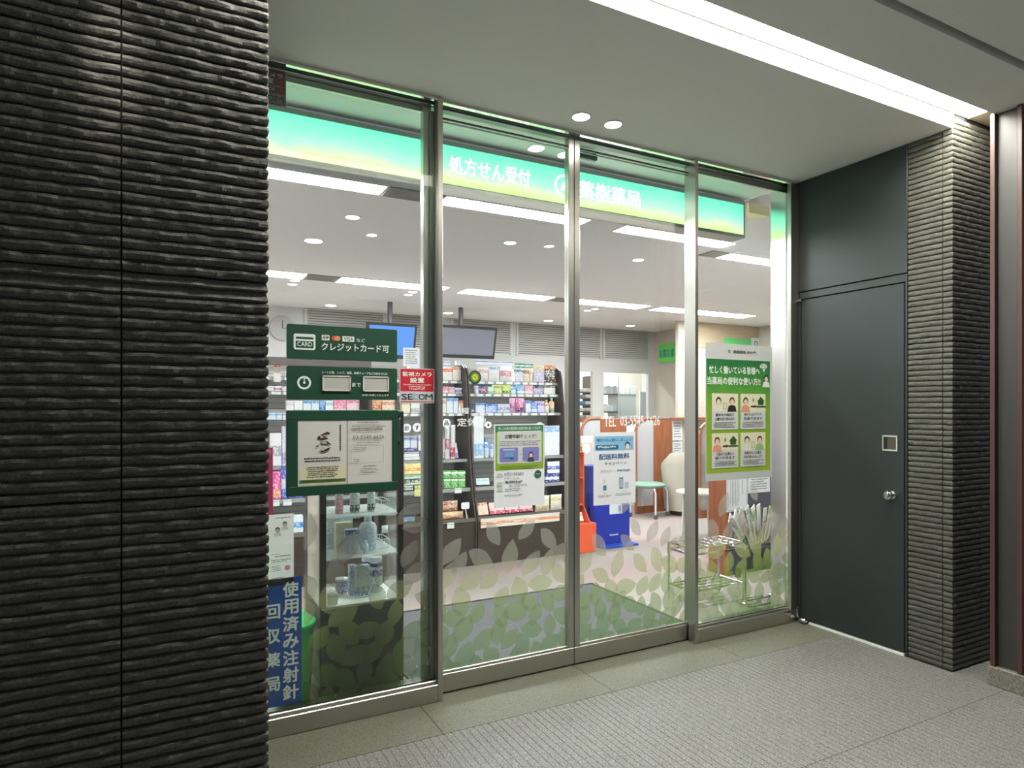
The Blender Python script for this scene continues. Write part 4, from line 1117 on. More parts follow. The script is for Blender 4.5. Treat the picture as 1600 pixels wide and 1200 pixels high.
goods('middle', 3, '''
box|pale blue box|631.5 641 681 700|d8e6f4 7ca8d8 0
box|lilac blue box|641.5 651.5 681 700|dfe0f4 9aa0dc 0
box|navy blue low box|631 652 700 706|2c3470 6c78b8 0
box|low white box with grey line|631.5 655 706.5 714|f0f0f2 9c9ca8 0
box|lowest white box with grey line|631.5 656 714.5 720|f2f2f2 a0a0ac 1
box|tall white box|654 672 680 704|f4f4f4 c4c8d0 0
box|white box with grey edge|657 672 705 720|ececf0 a8acb8 3
tilt|white box with gold letters|692 704 686|f4f0ea d8b890 1
tilt|white box with violet drop|705 719 692|f2eef4 8c78c8 1
pack|silver pouch behind the white boxes|696 704 666|d8d6da c06c84 2
pack|silver pouch with pink drop|705 713 664|dcd8de c8506c 1
''')
goods('middle', 4, '''
box|yellow box|632.5 658 725 741|f2e48c f0b050 2
box|small yellow box with brown disc|659 672 727 741|efd674 8a5a2c 2
box|pale green box|632.5 672 742 748|cfe0d0 6fa084 0
card|dark green card with herbal lettering|632.5 672 748 757.5|35543c dfe8c8 9
box|white box with green specks|632.5 646 758 766|eef2ee 88b09c 2
box|white herb box|659.5 672 758 766|f0f4f0 88b0a4 1
box|bright green box of the upper layer|694 704.5 736 747.5|58b048 e8f0e4 0
box|bright green box of the upper layer|705 716 736 747.5|58b048 e8f0e4 0
box|bright green box of the upper layer|716.5 727.5 736 747.5|58b048 e8f0e4 0
box|bright green box of the lower layer|694 704.5 748|58b048 dce8d4 3
box|bright green box of the lower layer|705 716 748|58b048 dce8d4 3
box|bright green box of the lower layer|716.5 727.5 748|58b048 dce8d4 3
card|white price tag|708.5 719.5 762 770|f2f4ee c8d0c4 0
card|yellow green price tag|646 659 758 775|d4dc74 b4bc58 0
''')
goods('middle', 5, '''
pack|blue and white wave pouch|624 650 809|3f96e4 d8ecfa 2
pack|brown striped snack pouch|692 717 783 799|a8694c dca884 2
pack|orange snack pouch|692 726 800|e8b07c f0cf9c 0
card|white price tag|697 708 816 825|eef2e8 c4ccc0 0
''')
# ---- left bay
goods('left', 0, '''
box|low white box by the stone wall|418 430 581|eef0f4 b8bcd0 0
box|low white box beside the card|437 447 581|eef0f4 a8acc0 1
card|orange and white price card|426.5 438 567 597|f4e8e4 f07a38 3
''')
goods('left', 1, '''
box|tall white box|415 428 603|eceef2 c8ccd8 0
box|white box with red square|428.5 440 603|f0eef0 d0506c 2
box|white box with lilac edge|440.5 450 603|ecebf4 a09cd0 3
''')
goods('left', 2, '''
box|white box|447 459 626|f6f4f4 dcd8dc 0
box|plain white box|459.5 473 626|f4f4f4 d4d4dc 1
box|white box with blue top|473.5 486 626|eef4fa 4c98dc 3
box|ice blue box|486.5 499 626|dfeaf6 78b0e4 3
box|blue swirl box|499.5 508 626|88b4ec 3f74c8 2
box|white box beside the blue box|508.5 521 626|eef6f8 a8d4dc 0
box|pink box|521.5 541 625|f08cb0 f8d4e0 1
box|pink and white box|541.5 561 625|f6ccd8 e87ca0 3
''')
goods('left', 3, '''
box|pale blue box|417 431 645 656|d6e8f6 7cb8e4 0
box|sky blue low box|431.5 441 645 656|cde4f6 6cb0e4 0
box|white low box|441.5 450 645 656|f0f2f6 b0b4c8 0
box|white box with oval print|421 440 677|f2f0f2 b4b0c0 2
box|tall lilac box|440.5 450 666|dcd8e8 a4a0c8 1
''')
goods('left', 4, '''
box|hot pink box|424 439 738|ec5ca4 f4a06c 1
box|blue box with white print|439.5 449.5 729|5c6cd8 c8d4f4 2
box|blue box under the notice board|450 474 729|5a74dc b8ccf0 1
card|white price tag|426 436 780 790|f0f2ee c4ccc4 0
card|wider white price tag|441.5 455 780 789|f0f2ee c4ccc4 0
''')
goods('left', 5, '''
box|white and blue tissue box|456 474 806|eef2f8 3c9ce4 2
''')
import collections
grp = collections.defaultdict(list)
for b, x, o in GOODS: grp[b].append((x, o))
for b, L in grp.items():
    if len(L) > 1:
        L.sort(key=lambda q: q[0]); nm = ['left', 'middle', 'right'] if len(L) == 3 else ['left', 'right']
        for (x, o), n_ in zip(L, nm): o['label'] = b + ', ' + n_ + ' one'
# herbal lettering on the dark green card
p = at(634, 749.5, YSH[4] + .008); q = at(671, 756, YSH[4] + .008)
for b, x, o in GOODS:
    if b.startswith('dark green card'):
        r_ = o; W = q.x - p.x; Hh = p.z - q.z; c = Vector(((p.x + q.x) / 2, p.y, (p.z + q.z) / 2)) - PLOC[o]
        a = Art(r_, W, Hh, -.029, Matrix.Translation(c)); a.text('lettering', LETTER, 'ツムラの生薬', 0, 0, 1, 1, .02); a.build()
    if b.startswith('brown box with orange top'):
        p2 = at(854, 579, YSH[0]); q2 = at(868, 589, YSH[0]); c = Vector(((p2.x + q2.x) / 2, YSH[0] + .014, (p2.z + q2.z) / 2)) - PLOC[o]
        a = Art(o, q2.x - p2.x, p2.z - q2.z, 0, Matrix.Translation(c)); a.text('lettering', LETTER, '7.2', 0, 0, 1, 1, .02); a.build()
# round cards strung across the middle bay and two more on the right bay
def round_card(px, py, r, ch, label, Y=5.55):
    c = at(px, py, Y); mb = MB(); mb.lathe([(r, 0), (r, .003)], flat('f4f2f4', .6), M=Matrix.Rotation(pi / 2, 4, 'X'), n=24)
    o = mb.build('round_card', None, Vector((0, 0, 0))); o.location = c; tag(o, label, 'card', 'round lettered cards')
    if ch:
        a = Art(o, 2 * r, 2 * r, -.003); a.text('lettering', flat('28243c', .6), ch, .24, .24, .76, .76, .02); a.build()
    return o
round_card(635.5, 669, .040, 'お', 'round white card with the first letter, left of the string of cards')
round_card(651.5, 668, .040, 'す', 'round white card with the second letter on the string of cards')
round_card(667.5, 667, .040, 'す', 'round white card with the third letter beside the left mullion')
round_card(697.5, 661, .040, '品', 'round white card with the last letter just right of the left mullion')
round_card(763, 664, .033, None, 'small round white card with a dark picture above the pump bottles')
a = Art(COL.objects['round_card.004'], .066, .066, -.003); a.poly('picture', INK, [(.3, .62), (.35, .35), (.6, .25), (.68, .5), (.5, .72)]); a.build()
round_card(843, 666, .04, None, 'plain round white card behind the top of the blood vessel poster')
# paddle shaped price sign
c = at(726.5, 790, 5.45); r = thing('price_paddle', 'white paddle shaped price sign on a stalk above the orange pouch', 'price sign', (c.x, 5.44, ZSH[5]))
m = MB(); P = []
for (dx, dz, a0) in ((.028, .018, 0), (-.028, .018, 90), (-.028, -.018, 180), (.028, -.018, 270)):
    for k in range(5): t_ = radians(a0 + k * 22.5); P.append((c.x + dx + .012 * cos(t_), c.z + dz + .012 * sin(t_)))
m.prism(P, .003, flat('f4f4f6', .5), Matrix.Translation((0, 5.44, 0))); m.build('plate', r)
m = MB(); m.tube([(c.x + .002, 5.443, c.z - .03), (c.x + .02, 5.445, ZSH[5] - .0)], .005, flat('e8e8ea', .4)); m.build('stalk', r)

# ================================================================ GLASS SHOWCASE BEHIND THE LEFT PANE
sy0 = 3.165; sy1 = 3.54; sx0 = xat(500, sy0); sx1 = xat(631, sy0); zb = zat(565, 944, sy0); ztop = zat(600, 652, sy0)
cs = thing('glass_showcase', 'glass display case on a dark cabinet base behind the left fixed pane', 'display case', ((sx0 + sx1) / 2, (sy0 + sy1) / 2, 0))
DKBASE = flat((44, 42, 38), .5); POST = flat((62, 56, 48), .45, .3)
m = MB(); m.bbox((sx0, sy0, .02), (sx1, sy1, zb), DKBASE, .004); m.box((sx0 + .02, sy0 + .02, 0), (sx1 - .02, sy1, .02), BLACK); m.build('base_cabinet', cs)
for (x, y) in ((sx0, sy0), (sx1 - .03, sy0), (sx0, sy1 - .03), (sx1 - .03, sy1 - .03)):
    m = MB(); m.bbox((x, y, zb), (x + .03, y + .03, ztop), POST, .002); m.build('post', cs)
m = MB(); m.bbox((sx0, sy0, ztop), (sx1, sy1, ztop + .03), DKBASE, .003); m.build('top', cs)
SHG = m_frost('cloudy shelf glass', .45, (.86, .90, .88, 1))
zs2 = [zb + .004, zat(565, 866, sy0 + .05), zat(565, 803, sy0 + .05), ztop - .16]
for z in zs2:
    m = MB(); m.box((sx0 + .012, sy0 + .012, z - .008), (sx1 - .012, sy1 - .01, z), SHG if z > .5 else flat((214, 216, 206), .5)); m.build('shelf', cs)
m = MB(); m.box((sx0 + .03, sy0 + .004, zb), (sx1 - .03, sy0 + .008, ztop), CGLASS); m.build('front_glass', cs)
m = MB(); m.box((sx0 + .004, sy0 + .03, zb), (sx0 + .008, sy1 - .03, ztop), m_frost('reflection-tinted side glass', .35, (.86, .80, .72, 1))); m.build('side_glass', cs)  # pale beige reflection painted into this pane as a cloudy tint
m = MB(); m.box((sx1 - .008, sy0 + .03, zb), (sx1 - .004, sy1 - .03, ztop), CGLASS); m.build('side_glass', cs)
m = MB(); m.box((sx0 + .04, sy0 + .05, ztop - .012), (sx1 - .04, sy0 + .09, ztop - .001), emit('f6f8ff', E_LED)); m.build('led_strip', cs)  # glowing strip added to brighten the case interior
YC = sy0 + .09
def citem(kind, name, label, x0, x1, yt, yb, c0, c1, lv, dy=0, st=0):
    Y = YC + dy; X0 = xat(x0, Y); X1 = xat(x1, Y); z0 = zs2[lv] + .0006; zt = z0 + (zat((x0 + x1) / 2, yt, Y) - zat((x0 + x1) / 2, yb, Y))
    m = MB(); cap = None; mat = m_pack(c0, c1, 'f6f8fa', st)
    if kind == 'box': m.bbox((X0, Y, z0), (X1, Y + .04, zt), mat, .002)
    elif kind == 'jar':
        r = (X1 - X0) / 2; h = zt - z0; m.lathe([(r * .95, 0), (r, .004), (r, h * .72), (r * .9, h * .76)], mat, ((X0 + X1) / 2, Y + r, z0), 20)
        cap = MB(); cap.lathe([(r * .98, h * .74), (r * 1.0, h * .76), (r * 1.0, h * .84)], flat(c1, .4), ((X0 + X1) / 2, Y + r, z0), 20); cap.lathe([(r * .98, h * .845), (r * .96, h)], flat('f2f4f8', .4), ((X0 + X1) / 2, Y + r, z0), 20)
    else:
        r = (X1 - X0) / 2; cap = bottle(m, (X0 + X1) / 2, Y + r, r, z0, zt, mat, flat(c1, .3))
    o = m.build(name, None, Vector(((X0 + X1) / 2, Y, z0)), smooth=kind != 'box'); tag(o, label, {'box': 'box', 'jar': 'jar'}.get(kind, 'bottle'), 'goods in the glass showcase')
    if cap: cap.build('lid' if kind == 'jar' else 'cap', o, smooth=True)
citem('bottle', 'bottle', 'pink bottle on the upper shelf of the glass showcase', 525, 538, 735, 783, 'd8909c', 'c8c0c0', 2)
citem('bottle', 'bottle', 'clear bottle with a dark base in the middle of the upper showcase shelf', 548.5, 564, 735, 781, 'd4d8d4', '565450', 2, 0, 1)
citem('bottle', 'bottle', 'clear bottle with a dark base right on the upper showcase shelf', 575.5, 588, 735, 780, 'd0d4d0', '565450', 2, 0, 1)
citem('box', 'folder', 'pale blue folder standing at the back of the middle showcase shelf', 511, 551, 797, 849, 'b4cce0', 'd6e8f2', 1, .14)
citem('box', 'product_box', 'cream yellow box on the middle showcase shelf', 525, 551, 817, 862, 'e6e0ba', 'ece6cc', 1, .06, 2)
citem('box', 'product_box', 'pale blue box with navy lines on the middle showcase shelf', 540, 562, 823, 860, 'bccae2', '5464a4', 1, .0, 3)
citem('bottle', 'bottle', 'large milky bottle with a wide cap on the middle showcase shelf', 565, 592, 805, 861, 'c8d4e6', 'e2e6ec', 1, .02)
citem('bottle', 'bottle', 'small milky bottle at the front of the middle showcase shelf', 553, 563, 841, 862, 'd4dcea', 'e8eaf0', 1, -.045)
citem('bottle', 'bottle', 'smaller milky bottle beside the large one on the middle showcase shelf', 568, 577, 842, 862, 'd0d8e8', 'eceef2', 1, -.045)
citem('jar', 'jar', 'violet blue jar low in the glass showcase', 526, 546, 890, 912, '8c92c4', '6c74b0', 0, .12)
citem('box', 'product_box', 'slim grey box on the lowest showcase shelf', 546.5, 556, 868, 915, 'b8c0d2', '98a4c0', 0, .06)
citem('box', 'product_box', 'pale blue printed box on the lowest showcase shelf', 557, 578, 878, 928, 'c8dae6', '5c84b4', 0, .0, 1)
citem('jar', 'jar', 'white jar with a navy rim at the back of the lowest showcase shelf', 568, 588, 864, 912, 'dde4f0', '2c3c78', 0, .16)
citem('jar', 'jar', 'white jar with a navy rim at the front of the lowest showcase shelf', 580, 600, 871, 925, 'd8e2ec', '2c3c78', 0, .05)
citem('box', 'price_card', 'small white card at the left of the lowest showcase shelf', 514, 528, 903, 920, 'e8ece4', 'b8c0b8', 0, -.05)
for lv, (px0, px1, py) in ((2, (596, 618, 768)), (1, (594, 618, 828))):
    Y0 = YC + .04; xx0 = xat(px0, Y0); xx1 = min(xat(px1, Y0), sx1 - .036); z = zs2[lv] + .003; m = MB(); WR = flat('e6e8e6', .4)
    for zz in (0, .045): m.tube([(xx0, Y0, z + zz), (xx1, Y0, z + zz), (xx1, Y0 + .13, z + zz), (xx0, Y0 + .13, z + zz), (xx0, Y0, z + zz)], .0022, WR, 6)
    for k in range(5):
        x = xx0 + (xx1 - xx0) * k / 4; m.tube([(x, Y0, z + .045), (x, Y0, z), (x, Y0 + .13, z), (x, Y0 + .13, z + .045)], .0015, WR, 6)
    solo(m, 'wire_basket', 'white wire basket at the right of the ' + ('upper' if lv == 2 else 'middle') + ' showcase shelf', 'basket', ((xx0 + xx1) / 2, Y0, z - .003), 'baskets in the glass showcase')
m = MB(); Y0 = YC + .12; pouch(m, xat(598, Y0), xat(608, Y0), Y0 + .02, zs2[1] + .06, zs2[1] + .10, flat('ece8ee', .8), .06)
solo(m, 'folded_cloth', 'folded white cloth lying in the middle showcase basket', 'cloth', (xat(608, Y0), Y0, zs2[1] + .05), None, True)
# green bin left of the showcase
gb = thing('green_bin', 'translucent green plastic bin beside the blue sign and the showcase', 'bin', (.525, 3.25, 0))
m = MB(); GP = flat((40, 150, 70), .3)
m.lathe([(.072, 0), (.082, .004), (.10, .40), (.107, .40), (.108, .415), (.103, .415), (.097, .40), (.078, .02)], GP, (.525, 3.25, 0), 28); m.build('body', gb, smooth=True)
m = MB(); m.lathe([(.110, .416), (.110, .426), (.05, .475), (.0, .48)], flat((70, 206, 120), .3), (.525, 3.25, 0), 28); m.build('lid', gb, smooth=True)
# ================================================================ RIGHT HALF OF THE SHOP
ORG = flat((240, 100, 58), .5); ORGD = flat((226, 88, 50), .5)
ox0, ox1 = 3.60, xat(931, 5.41)
os_ = thing('orange_display_stand', 'orange cardboard display stand with slanted tiers beside the blue display', 'display stand', ((ox0 + ox1) / 2, 5.5, 0))
z1 = zat(918, 818, 5.41); z4 = zat(910, 705, 5.6)
m = MB(); m.bbox((ox0, 5.40, 0), (ox1, 5.70, z1), ORG, .003); m.build('base', os_)
for (a, b) in ((ox1 - .075, ox1 - .067),):
    P = [(5.40, z1), (5.52, z1 + .16), (5.52, z4), (5.70, z4), (5.70, z1)]; n = len(P); m = MB()
    m.add([(a, p[0], p[1]) for p in P] + [(b, p[0], p[1]) for p in P], [tuple(range(n)), tuple(range(2 * n - 1, n - 1, -1))] + [(i, (i + 1) % n, n + (i + 1) % n, n + i) for i in range(n)], ORG); m.build('side', os_)
m = MB(); m.box((ox0, 5.69, z1), (ox1 - .067, 5.70, z4), ORGD); m.build('back', os_)
tiers = [z1 + .06, zat(910, 790, 5.5), zat(910, 748, 5.5), z4 - .01]
for k, z in enumerate(tiers[1:]):
    m = MB(); m.bbox((ox0 + .008, 5.51, z), (ox1 - .075, 5.69, z + .012), ORG, .002); m.build('tier', os_)
GL = ['white and pink leaflet packs in the lowest tier of the orange stand', 'cream sachet in the second tier of the orange stand', 'cream sachet in the third tier of the orange stand']
for k, z in enumerate((z1 + .002, tiers[1] + .013, tiers[2] + .013)):
    R_ = Matrix.Translation((0, 5.56 - (.08 if k == 0 else 0), z)) @ Matrix.Rotation(radians(-28), 4, 'X'); m = MB()
    m.bbox((ox0 + .02, 0, .014), (ox1 - .09, .02, .11), m_pack('efe4d4', 'e88c84', 'ffffff', k), .002, R_)
    o = m.build('product_sachet', None, Vector(((ox0 + ox1) / 2 - .02, 5.56, z))); tag(o, GL[k], 'sachet', 'sachets on the orange stand')
# white topper of the stand
m = MB(); c = at(917, 690, 5.5); m.bbox((xat(908, 5.5), 5.50, zat(917, 698, 5.5)), (xat(926, 5.5), 5.51, zat(917, 681, 5.5)), m_pack('f6f4f2', 'e8c8b0', 'ffffff', 2), .001)
m.lathe([(.05, 0), (.05, .006)], flat('f8f6ee', .6), (0, 0, 0), 24, Matrix.Translation((xat(917, 5.49), 5.505, zat(917, 701, 5.49))) @ Matrix.Rotation(pi / 2, 4, 'X')); m.build('topper', os_)
# blue floor display
BLU = flat((28, 52, 168), .45)
bx0, bx1 = xat(934, 5.5), xat(985, 5.55); zt5 = zat(945, 728, 5.6)
bd = thing('blue_floor_display', 'royal blue cardboard floor display behind the free delivery poster', 'display stand', ((bx0 + bx1) / 2, 5.6, 0))
m = MB(); m.bbox((bx0, 5.56, .02), (bx1, 5.80, zat(960, 790, 5.56)), BLU, .004); m.build('body', bd)
m = MB(); m.bbox((bx0 - .02, 5.66, .02), (bx1, 5.82, zt5), flat((24, 40, 120), .5), .004); m.build('back_panel', bd)
m = MB(); m.bbox((bx0 + .04, 5.45, 0), (bx1 + .03, 5.80, .02), flat((40, 84, 190), .45), .003); m.build('foot', bd)
wD = bx1 - bx0; hD = zat(960, 790, 5.56) - .02
a = Art(bd, wD, hD, -.04, Matrix.Translation((0, 0, hD / 2 + .02))); a.dashes('lettering', LETTER, .42, .74, .68, .83, 1, 18); a.rect('leaflet_print', flat('e4eaf0', .6), .42, -.06, .78, .22); a.up().rect('leaflet_print', flat('8ca8d4', .6), .66, .0, .74, .17); a.build()
# stool
st = thing('castor_stool', 'round stool with a pale green seat on white castor legs in front of the booth', 'stool', (5.67, 6.83, 0))
WL = flat('c8c8c6', .35); SEAT = flat((112, 140, 124), .7); CAST = flat((96, 86, 88), .5)
zs = .425; c = (5.67, 6.83)
m = MB(); m.lathe([(.10, -.035), (.20, -.03), (.225, -.012), (.225, .008), (.19, .026), (.0, .032)], SEAT, (c[0], c[1], zs), 32); m.build('seat', st, smooth=True)
for k, ang in enumerate((250, 340, 70, 160)):
    an = radians(ang); dx, dy = cos(an), sin(an); m = MB()
    m.tube([(c[0] + dx * .16, c[1] + dy * .16, zs - .03), (c[0] + dx * .23, c[1] + dy * .23, zs - .045), (c[0] + dx * .255, c[1] + dy * .255, zs - .10), (c[0] + dx * .26, c[1] + dy * .26, .06)], .013, WL, 10); lg = m.build('leg', st, smooth=True)
    m = MB(); m.lathe([(.030, -.012), (.033, 0), (.030, .012)], CAST, (0, 0, 0), 16, Matrix.Translation((c[0] + dx * .26, c[1] + dy * .26, .033)) @ Matrix.Rotation(pi / 2, 4, 'X')); m.build('castor', lg, smooth=True)
# cream lounge chair, its back to the shopfront
ch = thing('lounge_chair', 'cream upholstered tub chair with a tall curved back behind the round table', 'chair', (6.25, 6.75, 0))
CRM = flat((172, 165, 151), .8)
m = MB(); v = []; f = []; N = 17
for j, (z, r, th) in enumerate(((.07, .285, .06), (.22, .30, .065), (.45, .315, .065), (.70, .335, .06), (.82, .335, .045), (.86, .325, .012))):
    for i in range(N):
        an = radians(140 + 190 * i / (N - 1)); drop = 0 if j < 3 else (-.30 * max(0, abs(i - (N - 1) / 2) / ((N - 1) / 2) - .45) * (j - 2) / 2)
        for rr in (r, r - th): v.append((6.25 + rr * cos(an), 6.75 + rr * sin(an), z + drop))
for j in range(5):
    for i in range(N - 1):
        o0 = (j * N + i) * 2; o1 = o0 + 2; o2 = o0 + 2 * N; o3 = o2 + 2
        f += [(o0, o1, o3, o2), (o0 + 1, o2 + 1, o3 + 1, o1 + 1)]
for i in range(N - 1):
    o0 = i * 2; f.append((o0, o0 + 1, o0 + 3, o0 + 2)); o0 = (5 * N + i) * 2; f.append((o0, o0 + 2, o0 + 3, o0 + 1))
for j in range(5):
    for i in (0, N - 1):
        o0 = (j * N + i) * 2; f.append((o0, o0 + 2 * N, o0 + 2 * N + 1, o0 + 1))
m.add(v, f, CRM); m.build('backrest', ch, smooth=True)
m = MB(); m.lathe([(.20, .07), (.225, .09), (.23, .34), (.22, .39), (.17, .41), (0, .415)], CRM, (6.27, 6.76, 0), 28); m.build('seat', ch, smooth=True)
m = MB(); m.lathe([(.22, 0), (.22, .07)], flat('3a322e', .5), (6.26, 6.76, 0), 24); m.build('plinth', ch)
# round table
tb = thing('round_table', 'small round cream table on thin white legs right of the stool', 'table', (5.30, 5.50, 0))
tc = (5.30, 5.50)
m = MB(); m.lathe([(.25, 0), (.262, .006), (.262, .018), (.255, .024), (0, .024)], flat((206, 200, 186), .5), (tc[0], tc[1], .49), 36); m.build('tabletop', tb, smooth=True)
for ang in (20, 110, 200, 290):
    an = radians(ang); m = MB(); m.tube([(tc[0] + cos(an) * .20, tc[1] + sin(an) * .20, .49), (tc[0] + cos(an) * .215, tc[1] + sin(an) * .215, 0)], .014, WL, 10); m.build('leg', tb, smooth=True)
# booth partitions: frosted panel in a bent wood frame
FR = m_frost('booth frosted panel', .25, (.66, .65, .67, 1))
def booth(px0, px1, Y, ytop, label):
    x0, x1 = xat(px0, Y), xat(px1, Y); zt = zat(px0, ytop, Y); R_ = min(.17, (x1 - x0) * .95)
    t = thing('booth_partition', label, 'partition', ((x0 + x1) / 2, Y, 0), 'booth partitions')
    P = [(x0, 0)] + [(x0, .02), (x0, zt - R_)] + [(x0 + R_ - R_ * cos(radians(a_)), zt - R_ + R_ * sin(radians(a_))) for a_ in range(10, 91, 10)] + [(x1, zt), (x1, 0)]
    m = MB(); m.prism([p for p in P], .012, FR, Matrix.Translation((0, Y, 0))); m.build('frosted_panel', t)
    m = MB(); path = [(x0, Y + .006, .0), (x0, Y + .006, zt - R_)] + [(x0 + R_ - R_ * cos(radians(a_)), Y + .006, zt - R_ + R_ * sin(radians(a_))) for a_ in range(10, 91, 10)] + [(x1, Y + .006, zt)]
    m.tube(path, .021, WOOD, 8); m.build('wood_frame', t, smooth=True)
    m = MB(); m.bbox((x0, Y - .012, 0), (x1, Y - .001, .10), WOOD, .002); m.build('kick_board', t)
    return t
booth(994, 1021, 7.07, 655, 'frosted booth partition with a bent wood edge behind the stool')
booth(909, 938, 7.35, 654, 'frosted booth partition with a bent wood edge right of the door stiles')
booth(1094, 1112, 6.4, 660, 'frosted booth partition with a bent wood edge behind the round table')
def wpanel(px0, px1, Y, ytop, label, name='booth_panel', d=.5):
    x0, x1 = xat(px0, Y), xat(px1, Y); m = MB(); m.bbox((x0, Y, 0), (x1, Y + .04, zat((px0 + px1) / 2, ytop, Y)), WOOD, .003)
    return solo(m, name, label, 'panel', ((x0 + x1) / 2, Y, 0))
wpanel(1021.5, 1050, 7.075, 656, 'orange wood booth panel behind the cream tub chair')
wpanel(940, 979, 7.6, 657, 'orange wood panel behind the telephone lettering')
# counter with wood top rail
m = MB(); x0, x1 = xat(930, 7.7), xat(1046, 7.7); m.bbox((x0, 7.7, 0), (x1, 7.78, zat(980, 660, 7.7)), flat('dedad6', .6), .003)
ct = thing('reception_counter', 'pale reception counter with a thin wood top behind the booths', 'counter', ((x0 + x1) / 2, 7.74, 0)); m.build('front', ct)
m = MB(); m.bbox((x0 - .02, 7.66, zat(980, 660, 7.7)), (x1, 8.2, zat(980, 654.5, 7.7)), WOOD, .003); m.build('counter_top', ct)
m = MB(); x0, x1 = xat(1046, 7.19), xat(1110, 7.19); m.bbox((x0, 7.12, zat(1060, 657, 7.12)), (x1, 7.19, zat(1060, 652.5, 7.12)), WOOD, .002); struct(m, 'trim_6')
def paper(px, Y, label, seed, name='wall_notice', lines=6, cat='notice', fr=False, vert=False):
    o, a, W, Hh = panel(name, label, cat, px, Y, PAPER, .002)
    if fr: a.frame('print', INK, .05, .03, .95, .97, .002)
    if vert:
        a.columns('print', INKG, .16, .12, .62, .86, 6, seed).columns('print', INK, .72, .12, .86, .6, 1, seed + 1)
    else: a.dashes('print', INKG, .12, .1, .88, .9, lines, seed)
    a.build(); return o
paper((1051, 657, 1066, 688), 7.17, 'upper white notice on the wall above the tub chair', 71)
paper((1051, 690.5, 1066, 715), 7.17, 'lower white notice on the wall above the tub chair', 72)
# hanging green sign on the side wall, turned to the room
p0 = atx(1030, 543, xb - .012); p1 = atx(1062, 563, xb - .012)
Wg = abs(p0.y - p1.y) * 1.25; Hg = .30
gs = MB(); gs.box((-.005, -Wg / 2, -Hg / 2), (.005, Wg / 2, Hg / 2), flat((112, 214, 96), .5)); o = gs.build('pickup_sign', None, Vector((0, 0, 0))); o.location = (xb - .02, p0.y - Wg / 2, (p0.z + zat(1030, 563, p0.y)) / 2)
tag(o, 'bright green sign with blue lettering on the far cream side wall', 'sign')
a = Art(o, Wg, Hg, -.006, Matrix.Rotation(-pi / 2, 4, 'Z')); a.text('lettering', flat((40, 130, 150), .5), 'お薬お渡し口', .04, .28, .90, .74, .02); a.build()
m = MB(); c0 = at(1132, 540, 7.18); c1 = at(1173, 531, 7.18); m.box((c0.x, 7.17, c0.z - .15), (c1.x, 7.188, c1.z), flat((96, 190, 110), .5)); solo(m, 'hanging_sign', 'green sign board just above the top edge of the service poster', 'sign', ((c0.x + c1.x) / 2, 7.04, c0.z - .15))
o, a, W, Hh = panel('number_card', 'white card with a dark arc standing above the service poster', 'card', (1173.5, 527.5, 1189, 552), 7.18, PAPER, .003); a.ring('print', INK, .5, .38, .04, .028); a.build()
# cabinet with notices, umbrella stand and brochure rack behind the right pane
cb = thing('notice_cabinet', 'wood and charcoal cabinet carrying notices behind the right fixed pane', 'cabinet', (4.65, 4.2, 0))
CH = flat((66, 66, 78), .6)
xw0, xw1 = 4.25, 4.285
m = MB(); m.bbox((xw0, 4.10, 0), (xw1, 4.31, 1.16), WOOD, .003); m.build('wood_side', cb)
m = MB(); m.bbox((xw1, 4.10, 0), (xw1 + .85, 4.31, 1.10), CH, .004); m.build('front_panel', cb)
paper((1135.5, 738, 1168, 797), 4.096, 'framed white notice with upright columns of writing on the charcoal cabinet', 81, 'framed_notice', 6, 'notice', True, True)
paper((1169, 738, 1203, 768), 4.096, 'white printed sheet beside the framed notice on the charcoal cabinet', 82, 'printed_sheet', 7)
um = thing('umbrella_stand', 'low chrome wire umbrella stand behind the right fixed pane', 'umbrella stand', (3.55, 3.62, 0))
ux0, ux1, uy0, uy1 = xat(1082, 3.55), 3.86, 3.55, 3.80
for (zz, n_) in ((.43, 4), (.385, 1), (.12, 4)):
    m = MB()
    m.tube([(ux0, uy0, zz), (ux1, uy0, zz), (ux1, uy1, zz), (ux0, uy1, zz), (ux0, uy0, zz)], .008, CHROME, 8)
    if n_ > 1:
        for k in range(1, n_): y = uy0 + (uy1 - uy0) * k / n_; m.tube([(ux0, y, zz), (ux1, y, zz)], .006, CHROME, 8)
        for k in range(1, 6): x = ux0 + (ux1 - ux0) * k / 6; m.tube([(x, uy0, zz), (x, uy1, zz)], .005, CHROME, 6)
    m.build('wire_grid', um, smooth=True)
for (x, y) in ((ux0, uy0), (ux1, uy0), (ux0, uy1), (ux1, uy1)):
    m = MB(); m.tube([(x, y, .44), (x, y, .0)], .009, CHROME, 8); m.build('leg', um, smooth=True)
up = at(1150, 830, 3.62); up.x = ux0 + (ux1 - ux0) * (round((up.x + .03 - ux0) / (ux1 - ux0) * 6 - .5) + .5) / 6 - .03
ub = thing('umbrella', 'dark folded umbrella with a curved pink handle in the wire stand', 'umbrella', (up.x + .03, 3.644, .13))
m = MB(); m.tube([(up.x + .03, 3.644, .14), (up.x + .03, 3.644, .30), (up.x + .026, 3.644, .46)], .022, flat((26, 30, 48), .6), 10); m.build('canopy', ub, smooth=True)
m = MB(); m.tube([(up.x + .026, 3.644, .46), (up.x + .01, 3.644, .53), (up.x - .015, 3.644, .575), (up.x - .035, 3.644, .59), (up.x - .05, 3.644, .575)], .012, flat((228, 176, 190), .4), 10); m.build('handle', ub, smooth=True)
br = thing('brochure_rack', 'dark wire brochure rack packed with leaflets in the corner of the right pane', 'rack', (3.95, 3.42, 0))
DKW = flat('3a3c3c', .4, .6)
rx0, rx1 = xat(1170, 3.36), 4.10
m = MB(); m.bbox((rx0, 3.36, .27), (rx1, 3.50, .435), flat((70, 74, 72), .4, .3), .01); m.build('tray', br)
